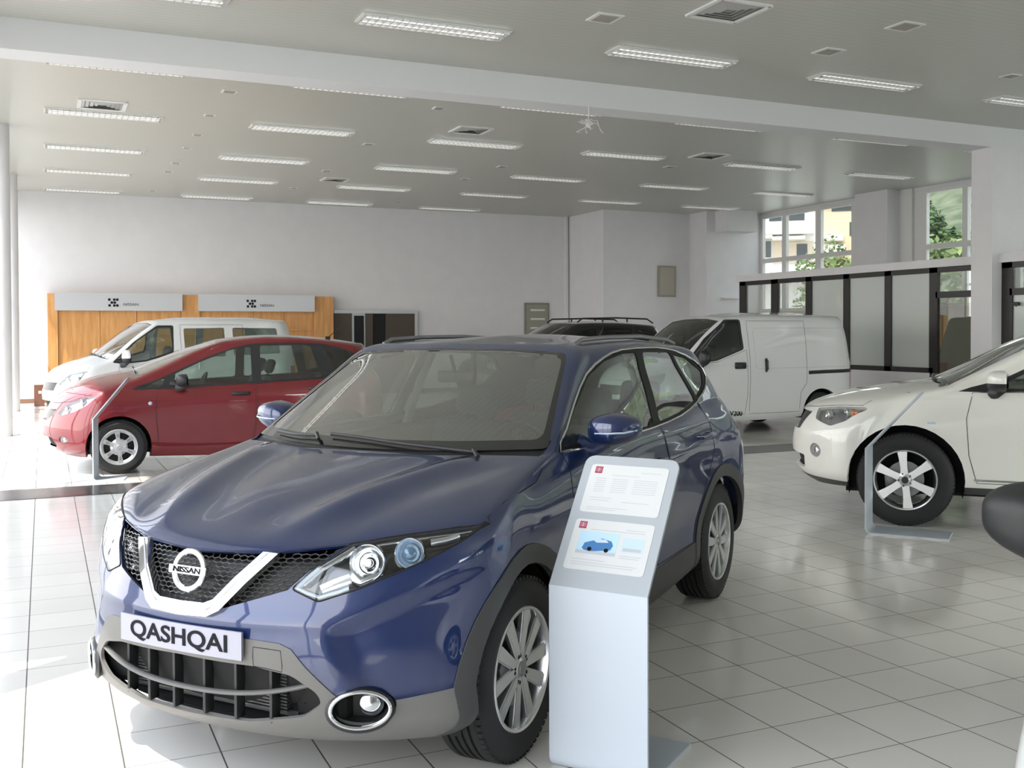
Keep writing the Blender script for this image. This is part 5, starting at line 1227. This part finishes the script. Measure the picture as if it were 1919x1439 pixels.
def furnishing():
    # reception wall
    e = empty('reception_wall', (3.42, 26.0, 0)); tag(e, 'long orange-brown wooden display wall with two grey sign bands at the back left', 'wall unit')
    o = -3.42; Y0 = -.12
    edges = [.09, .31, 1.21, 2.02, 3.02, 3.45, 4.0, 4.75, 5.5, 6.24, 6.75]
    for a, b in zip(edges[:-1], edges[1:]):
        th = .06 if (a in (.09, 3.02, 6.24)) else 0
        bm = NB(); box(bm, a + o + .004, b + o - .004, Y0 - th, .08, 0, 2.52 if th else 2.49); obj('wood_panel', bm, M_wood, e)
    bm = NB(); box(bm, 5.05 + o, 6.0 + o, Y0 - .16, Y0, 1.66, 1.69); obj('shelf', bm, M_wood, e)
    for a, b, lx in ((.24, 3.04, 1.38), (3.41, 6.24, 4.55)):
        bm = NB(); box(bm, a + o, b + o, Y0 - .16, Y0 - .05, 2.13, 2.54); s = obj('sign_band', bm, M_signgrey, e)
        bm = NB(); emblem_checker(bm, lx + o, Y0 - .162, 2.36, .068); obj('sign_emblem', bm, M_ink, s)
        bm = NB(); M = Matrix.Translation((lx + o + .50, Y0 - .164, 2.275)) @ Matrix.Rotation(PI / 2, 4, 'X'); text_mesh(bm, 'NISSAN', .085, .001, M, sx=1.2); obj('sign_lettering', bm, M_ink, s)
    bm = NB(); bbox(bm, -.12, .09, -.12, .12, 0, .47, .01); t = obj('pedestal_box', bm, mat('box_brown', (.18, .08, .05), .55)); t.location = (-.08, 25.05, 0); tag(t, 'small dark brown box standing on the floor beside the wooden wall', 'box')
    bm = NB(); box(bm, -.03, .03, -.124, -.12, .28, .34); obj('box_label', bm, M_fix, t)
    # doorway in the back wall
    e = empty('door_1', (7.95, 26.08, 0)); e['kind'] = 'structure'
    def p(n, x0, x1, z0, z1, m, y0=-.05, y1=.0): return bx(n, x0, x1, y0, y1, z0, z1, m, False, e)
    p('door_frame', -1.14, 1.13, 2.10, 2.18, M_signgrey, -.08); p('door_frame', -1.14, -1.08, 0, 2.1, M_brown, -.08); p('door_frame', 1.05, 1.13, 0, 2.1, M_signgrey, -.08)
    p('door_leaf', -1.08, -.66, 0, 2.1, M_brown); p('door_leaf', -.66, -.30, 0, 2.1, M_signgrey, -.03); p('door_opening', -.60, -.34, 0, 2.04, M_black2, -.045)
    p('door_leaf', -.30, -.10, 0, 2.1, M_brown); p('door_opening', -.10, .25, 0, 2.1, M_black2, -.02); p('door_leaf', .25, 1.05, 0, 2.1, M_brown)
    # electric panels
    for (x0, x1, z0, z1, y, l, c, br) in ((12.25, 13.02, 1.45, 2.42, 26.1, 'grey-green electrical cabinet with breaker rows on the back wall', (.30, .30, .25), True), (15.36, 15.93, 2.56, 3.41, 24.1, 'plain beige cabinet door set high in the wall', (.42, .39, .33), False)):
        e = empty('electrical_cabinet', ((x0 + x1) / 2, y, z0)); w = (x1 - x0) / 2; h = z1 - z0; tag(e, l, 'electrical cabinet')
        bm = NB(); bbox(bm, -w, w, -.05, 0, 0, h, .008); obj('cabinet_frame', bm, mat('cab_' + l[:5], tuple(v * .75 for v in c), .5), e)
        bm = NB(); bbox(bm, -w + .05, w - .05, -.062, -.045, .05, h - .05, .005); d = obj('cabinet_door', bm, mat('cabd_' + l[:5], c, .5), e)
        if br:
            for k in range(3): bm = NB(); box(bm, -w * .55, w * .6, -.07, -.062, .24 + k * .25, .29 + k * .25); obj('breaker_row', bm, M_fix, d)
M_sheet = mat('paper_sheet', (.68, .70, .71), .5)
def sheets(parent, y0, y1, zlo, zhi, M, car_pic, nm):
    # printed A4 page: a rounded white sheet with small marks; local x across, y up the panel, z out
    w, h = y1 - y0, zhi - zlo
    def flat(name, pol, z, m, par, th=.0006):
        bm = NB(); prism(bm, [(y0 + a * w, zlo + b * h) for a, b in pol], 'z', z, z + th); bmesh.ops.transform(bm, matrix=M, verts=bm.verts[:]); return obj(name, bm, m, par)
    pg = flat('paper_sheet', [((a), (b)) for a, b in rpoly([(0, 0), (1, 0), (1, 1), (0, 1)], .06)], 0, M_sheet, parent, .0015)
    R = lambda x0, x1, z0, z1: [(x0, z0), (x1, z0), (x1, z1), (x0, z1)]
    mr = mat('logo_dark_red', (.40, .045, .10), .5); mg = mat('print_grey', (.50, .53, .57), .5); ml = mat('print_light_blue', (.55, .70, .84), .5); mb = mat('print_car_blue', (.06, .20, .46), .5)
    lg = flat('printed_logo', R(.06, .155, .81, .95), .0015, mr, pg)
    [flat('logo_lines', R(.072, .143, z, z + .006), .0022, M_sheet, lg) for z in (.852, .880, .908)]; flat('logo_lines', R(.104, .109, .835, .928), .0022, M_sheet, lg)
    bm = NB(); rnd = random.Random(5)
    def ln(x0, x1, z): prism(bm, [(y0 + a * w, zlo + b * h) for a, b in R(x0, x1, z, z + .010)], 'z', .0015, .0021)
    if car_pic:
        ln(.22, .9, .80); ln(.66, .9, .845); ln(.08, .5, .20); ln(.08, .9, .145); ln(.08, .86, .10); ln(.66, .92, .34); ln(.66, .90, .30)
    else:
        ln(.66, .92, .86); ln(.30, .66, .78)
        for k in range(7): ln(.10, .24, .70 - k * .045); ln(.32, .52, .70 - k * .045); ln(.60, .90, .70 - k * .045)
        ln(.50, .85, .24); ln(.08, .60, .10); ln(.08, .45, .06); ln(.08, .36, .30); ln(.10, .34, .25)
    bmesh.ops.transform(bm, matrix=M, verts=bm.verts[:]); obj('printed_lines', bm, mat('print_faint', (.52, .54, .58), .5) if not car_pic else mat('print_faint2', (.50, .53, .58), .5), pg)
    if car_pic:
        pc = flat('car_picture', R(.10, .60, .32, .76), .0015, mat('picture_sky', (.50, .72, .88), .5), pg)
        flat('picture_car_body', [(.17, .42), (.20, .39), (.28, .37), (.42, .40), (.53, .43), (.55, .52), (.52, .60), (.40, .64), (.32, .60), (.19, .53)], .0022, mb, pc)
        flat('picture_car_window', [(.30, .585), (.35, .625), (.45, .62), (.49, .57), (.34, .55)], .0029, ml, pc); flat('picture_road', R(.10, .60, .32, .38), .0021, mg, pc)
        for q in (.27, .48): flat('picture_car_wheel', circ(q, .415, .028, 12, .04), .0030, M_ink, pc)
        flat('colour_table', R(.66, .92, .42, .70), .0015, ml, pg); flat('table_rows', R(.68, .90, .44, .50), .0022, mg, pg)
def stand(loc, ang, label, lean=.33, papers=True, zt=.68, W=.39, foot=.44, ztop=1.125, postm=None):
    """bent sheet stand; local y = across, x = backwards"""
    e = empty('information_stand', loc, ang); tag(e, label, 'information stand')
    t = .012
    prof = [(foot, 0), (0.05, 0)] + [(.05 - .05 * math.sin(a), .05 - .05 * math.cos(a)) for a in [PI / 2 * k / 5 for k in range(1, 6)]] + [(0, zt)]
    bm = NB(); up = []
    for i, (x, z) in enumerate(prof):
        d = Vector((prof[min(i + 1, len(prof) - 1)][0] - prof[max(i - 1, 0)][0], prof[min(i + 1, len(prof) - 1)][1] - prof[max(i - 1, 0)][1])).normalized(); n = Vector((d.y, -d.x)) * t
        up.append([(x, z), (x + (n.x if n.x > 0 else n.x), z + n.y)])
    rings = []
    for (a, b) in up:
        b = (a[0] + abs(b[0] - a[0]), a[1] + abs(b[1] - a[1]))
        rings.append([bm.verts.new((a[0], 0, a[1])), bm.verts.new((a[0], W, a[1])), bm.verts.new((b[0], W, b[1])), bm.verts.new((b[0], 0, b[1]))])
    for A, B in zip(rings[:-1], rings[1:]):
        for k in range(4): bm.faces.new((A[k], A[(k + 1) % 4], B[(k + 1) % 4], B[k]))
    bm.faces.new(rings[0]); bm.faces.new(rings[-1][::-1]); obj('post_and_foot', bm, postm or M_standw, e, 30)
    L = math.hypot(lean, ztop - zt); th = math.atan2(lean, ztop - zt)
    M = Matrix.Translation((0, 0, zt)) @ Matrix.Rotation(th, 4, 'Y') @ Matrix(((0, 0, -1, 0), (-1, 0, 0, W), (0, 1, 0, 0), (0, 0, 0, 1)))
    # panel local: x across, y up, z towards the reader
    bm = NB(); prism(bm, rpoly([(0, 0), (W, 0), (W, L), (0, L)], [0, 0, .045, .045], 6), 'z', -t, 0); bmesh.ops.transform(bm, matrix=M, verts=bm.verts[:]); pn = obj('tilted_panel', bm, M_stand, e, 30)
    if papers:
        sheets(pn, .035, W - .035, L * .555, L * .93, M @ Matrix.Diagonal((1, 1, 1, 1)), False, 'top'); sheets(pn, .035, W - .035, L * .13, L * .50, M, True, 'low')
    return e
def stands():
    # local x axis = (.812,.583) backwards, local y = across towards the far left
    stand((1.917, 3.073, 0), math.atan2(.583, .812), 'pale grey bent sheet stand with two printed pages beside the blue car')
    stand((5.92, 6.26, 0), math.radians(-52), 'grey sheet stand seen edge-on beside the pearl white crossover', papers=False, foot=.62, lean=.40, W=.34, postm=M_stand)
    stand((.47, 12.02, 0), math.radians(-12), 'thin white sheet stand seen edge-on beside the red hatchback', papers=False, foot=.32, lean=.36, W=.32)
# ------------------------------------------------------------------ outside the right-hand windows
M_leaf = mat('leaf_green', rough=.55, build=noise_color(1.3, (.08, .13, .035), (.21, .28, .09), 3))
M_leafd = mat('leaf_dark_green', rough=.6, build=noise_color(.9, (.035, .075, .03), (.10, .17, .06), 3))
M_bark = mat('bark', (.12, .09, .06), .9)
def tree(x, y, z0, h, r, seed, label, m, n=2600, leaf=.16, tall=1.0):
    rnd = random.Random(seed); e = empty('tree', (x, y, z0)); tag(e, label, 'tree', 'trees outside the right windows')
    bm = NB(); tube(bm, [(0, 0, 0), (.1, 0, h * .35), (0, .1, h * .75)], [.035 * h, .025 * h, .01 * h], 8)
    for k in range(5):
        a = rnd.uniform(0, 2 * PI); tube(bm, [(0, 0, h * (.3 + .08 * k)), (math.cos(a) * r * .7, math.sin(a) * r * .7, h * (.55 + .07 * k))], [.015 * h, .005 * h], 6)
    obj('trunk', bm, M_bark, e, 60)
    bm = NB(); blobs = [(rnd.gauss(0, r * .45), rnd.gauss(0, r * .45), h * .66 + rnd.uniform(-1, 1) * r * .7 * tall, r * rnd.uniform(.3, .55)) for _ in range(16)]
    for k in range(n):
        b = rnd.choice(blobs); v = Vector((rnd.gauss(0, 1), rnd.gauss(0, 1), rnd.gauss(0, 1))).normalized() * b[3] * rnd.uniform(.6, 1.05)
        c = Vector(b[:3]) + v; u = Vector((rnd.gauss(0, 1), rnd.gauss(0, 1), rnd.gauss(0, .6))).normalized(); w = u.cross(v.normalized() if v.length else Vector((0, 0, 1)))
        w = w.normalized() if w.length > 1e-3 else Vector((0, 0, 1)); s = leaf * rnd.uniform(.6, 1.3)
        bm.faces.new([bm.verts.new(c + u * s), bm.verts.new(c + w * s * .5), bm.verts.new(c - u * s), bm.verts.new(c - w * s * .5)])
    obj('foliage', bm, m, e)
def building(name, loc, label, wallm, w, d, h, parts, rz=0):
    e = empty(name, loc, rz); tag(e, label, 'building')
    bm = NB(); box(bm, 0, d, 0, w, 0, h); obj('wall', bm, wallm, e)
    for nm, x0, x1, y0, y1, z0, z1, m in parts: bm = NB(); box(bm, x0, x1, y0, y1, z0, z1); obj(nm, bm, m, e)
    return e
def outside():
    bx('ground_outside', -60, 120, -80, 110, -.45, -.30, mat('pavement', (.42, .41, .38), .9)).__setitem__('kind', 'structure')
    W = mat('render_white', (.82, .81, .78), .8); D = mat('window_dark', (.05, .06, .07), .2); P = mat('render_peach', (.80, .56, .38), .85); Sd = mat('render_sand', (.62, .52, .42), .85); A = mat('awning_cream', (.85, .80, .70), .7)
    # white block: right edge at y = 57.8, facade x = 50
    y0 = 57.85; Y = lambda y: (y - y0) * .66
    building('apartment_building', (50, y0, -.3), 'white apartment block with balcony bands and awnings outside the right windows', W, 10, 8, 15.3, [
        ('balcony', -1.2, 0, Y(57.9), Y(66), 8.75, 9.65, W), ('balcony', -1.2, 0, Y(57.9), Y(66), 5.4, 6.6, W), ('balcony', -1.2, 0, Y(57.9), Y(66), 11.9, 12.8, W),
        ('window', -.06, .02, Y(58.9), Y(60.9), 9.75, 11.1, D), ('window', -.06, .02, Y(61.3), Y(62.6), 9.75, 11.1, D), ('window', -.06, .02, Y(63.2), Y(64.4), 9.75, 11.1, D), ('awning', -1.6, -.05, Y(58.8), Y(62.2), 8.35, 8.55, A),
        ('recess', -.07, .02, Y(57.95), Y(62.2), 6.7, 8.3, Sd), ('window', -.10, .02, Y(62.4), Y(63.6), 7.2, 8.35, D), ('window', -.11, .02, Y(58.6), Y(59.7), 6.7, 8.1, D), ('awning', -1.4, -.05, Y(62.2), Y(65.5), 8.5, 8.7, A)], math.radians(49))
    y1 = 69.7; Y = lambda y: (y * 1.138 - y1) * .70
    building('apartment_building', (66, y1, -.3), 'peach-coloured house with a white awning outside the right windows', P, 9, 8, 13.6, [
        ('roof', -.6, 8.5, -.4, 9.4, 13.6, 13.9, mat('roof_grey', (.33, .30, .29), .8)), ('window', -.06, .02, Y(62.6), Y(64.9), 12.5, 13.4, D), ('awning', -1.5, -.02, Y(63.6), Y(65.8), 9.8, 10.3, W), ('balcony', -1.2, 0, Y(63.4), Y(66), 8.5, 9.5, W), ('window', -.06, .02, Y(61.9), Y(63.0), 10.3, 11.5, D)], math.radians(46))
    # hillside
    bm = NB(); n = 26; V = {}
    rnd = random.Random(2)
    for i in range(n):
        for j in range(n):
            x = 68 + 3.6 * i; y = -10 + 10.5 * j; V[i, j] = bm.verts.new((x, y, -.3 + max(0, i - 1) * 1.5 + rnd.uniform(-.9, .9)))
    for i in range(n - 1):
        for j in range(n - 1): bm.faces.new((V[i, j], V[i + 1, j], V[i + 1, j + 1], V[i, j + 1]))
    o = obj('hillside', bm, mat('hill_scrub', rough=.95, build=noise_color(.35, (.045, .07, .035), (.17, .18, .11), 8)), smooth=180); o['kind'] = 'structure'
    T = [(42, 45.2, 7.2, 2.9, 'bright green tree in front of the peach house', M_leaf), (38, 51.5, 5.0, 1.5, 'low bright tree below the white block', M_leaf), (26, 22.6, 4.6, 1.7, 'leafy tree close to the transom of the office door', M_leaf), (29, 18.0, 5.0, 1.6, 'leafy tree low behind the right window', M_leaf), (30, 30.5, 5.2, 1.7, 'small leafy tree below the middle windows', M_leaf)]
    for k, (x, y, h, r, l, m) in enumerate(T): tree(x, y, -.3, h, r, k, l, m)
    k = 20
    for (x, y, h, r, l) in ((64, 60.6, 13, 2.1, 'tall dark pine seen through the right-hand window, left side'), (64, 52.8, 13.5, 2.1, 'tall dark pine seen through the right-hand window, middle'), (80, 79, 15, 2.6, 'dark tree rising behind the peach house'), (64, 37.5, 13, 2.1, 'dark tree beyond the wall panel right of the pillar'), (84, 70, 15, 2.4, 'grey-green tree beside the pillar view'), (64, 45.2, 13, 2.1, 'dark tree at the far right window edge')):
        tree(x, y, -.3 if x < 70 else 1.5, h, r, k, l, M_leafd, 3600, .3, 1.5); k += 1
def lights():
    sun = bpy.data.lights.new('sun', 'SUN'); sun.energy = SUN_E; sun.angle = .012; sun.color = (1, .955, .88)
    o = bpy.data.objects.new('sun', sun); COL.objects.link(o); d = Vector((.87, .50, -1.8)).normalized(); o.rotation_euler = d.to_track_quat('-Z', 'Y').to_euler(); o.location = (-20, -10, 20)
    w = bpy.data.worlds.new('sky'); SC.world = w; w.use_nodes = True; nt = w.node_tree; bg = nt.nodes['Background']
    tc = nt.nodes.new('ShaderNodeTexCoord'); sep = nt.nodes.new('ShaderNodeSeparateXYZ'); r = nt.nodes.new('ShaderNodeValToRGB')
    r.color_ramp.elements[0].color = (1, .985, .96, 1); r.color_ramp.elements[0].position = .0; r.color_ramp.elements[1].color = (.74, .84, 1, 1); r.color_ramp.elements[1].position = .6
    nt.links.new(tc.outputs['Generated'], sep.inputs[0]); nt.links.new(sep.outputs[2], r.inputs[0]); nt.links.new(r.outputs[0], bg.inputs[0]); bg.inputs[1].default_value = SKY_E
    def portal(x, y, z, sx, sy, rot):
        l = bpy.data.lights.new('window_portal', 'AREA'); l.shape = 'RECTANGLE'; l.size = sx; l.size_y = sy; l.cycles.is_portal = True
        o = bpy.data.objects.new('window_portal', l); COL.objects.link(o); o.location = (x, y, z); o.rotation_euler = rot
    portal(XL - .2, 15.4, 2.3, 4.6, 21.3, (0, -PI / 2, 0)); portal(XL - .2, 2.1, 1.65, 3.3, 5.2, (0, -PI / 2, 0)); portal(11.9, YF - .2, 1.8, 12.6, 3.6, (PI / 2, 0, 0))
    portal(XR + .25, 8.1, 3.47, 2.66, 30.2, (0, PI / 2, 0))
CARPOS = dict(blue=((.38, 3.627, 0), math.radians(-141.732)), red=((-.028, 13.374, 0), math.radians(178)), van=((7.99, 13.97, 0), math.radians(-178.3)), van2=((0, 19.5, 0), math.radians(-168)),
              mur=((6.403, 7.701, 0), math.radians(135)), black=((7.5, 18.9, 0), math.radians(-177)), near=((1.63, .35, 0), math.radians(-148.2)))
SUN_E, SKY_E = 11.0, 9.0
shell(); ceiling_fittings(); furnishing(); stands(); outside(); build_cars(); lights()
SC.cycles.use_denoising = True
SC.cycles.max_bounces = 10; SC.cycles.diffuse_bounces = 5; SC.cycles.glossy_bounces = 5; SC.cycles.transparent_max_bounces = 24; SC.cycles.sample_clamp_indirect = 6
SC.cycles.caustics_reflective = False; SC.cycles.caustics_refractive = False
SC.view_settings.exposure = 0.3
# ------------------------------------------------------------------ camera
def make_camera():
    f, pitch, roll, h, cy, th = 1929.6369, .0182, -.003, 1.6137, 656.4744, .4271
    cp, sp = math.cos(pitch), math.sin(pitch)
    Rz = Matrix.Rotation(-th, 3, 'Z')
    fw = Rz @ Vector((0, cp, -sp)); rt0 = Rz @ Vector((1, 0, 0)); up0 = rt0.cross(fw)
    c, s = math.cos(roll), math.sin(roll)
    rt = rt0 * c + up0 * s; up = up0 * c - rt0 * s
    M = Matrix((rt, up, -fw)).transposed().to_4x4(); M.translation = (0, 0, h)
    cam = bpy.data.cameras.new('camera'); cam.sensor_width = 36; cam.lens = f / 1919 * 36; cam.shift_y = (cy - 719.5) / 1919
    cam.clip_end = 400; cam.clip_start = .05
    o = bpy.data.objects.new('camera', cam); COL.objects.link(o); o.matrix_world = M; SC.camera = o
make_camera()
SC.view_settings.view_transform = 'Standard'; SC.view_settings.look = 'None'; SC.view_settings.gamma = 1; SC.view_settings.use_curve_mapping = False
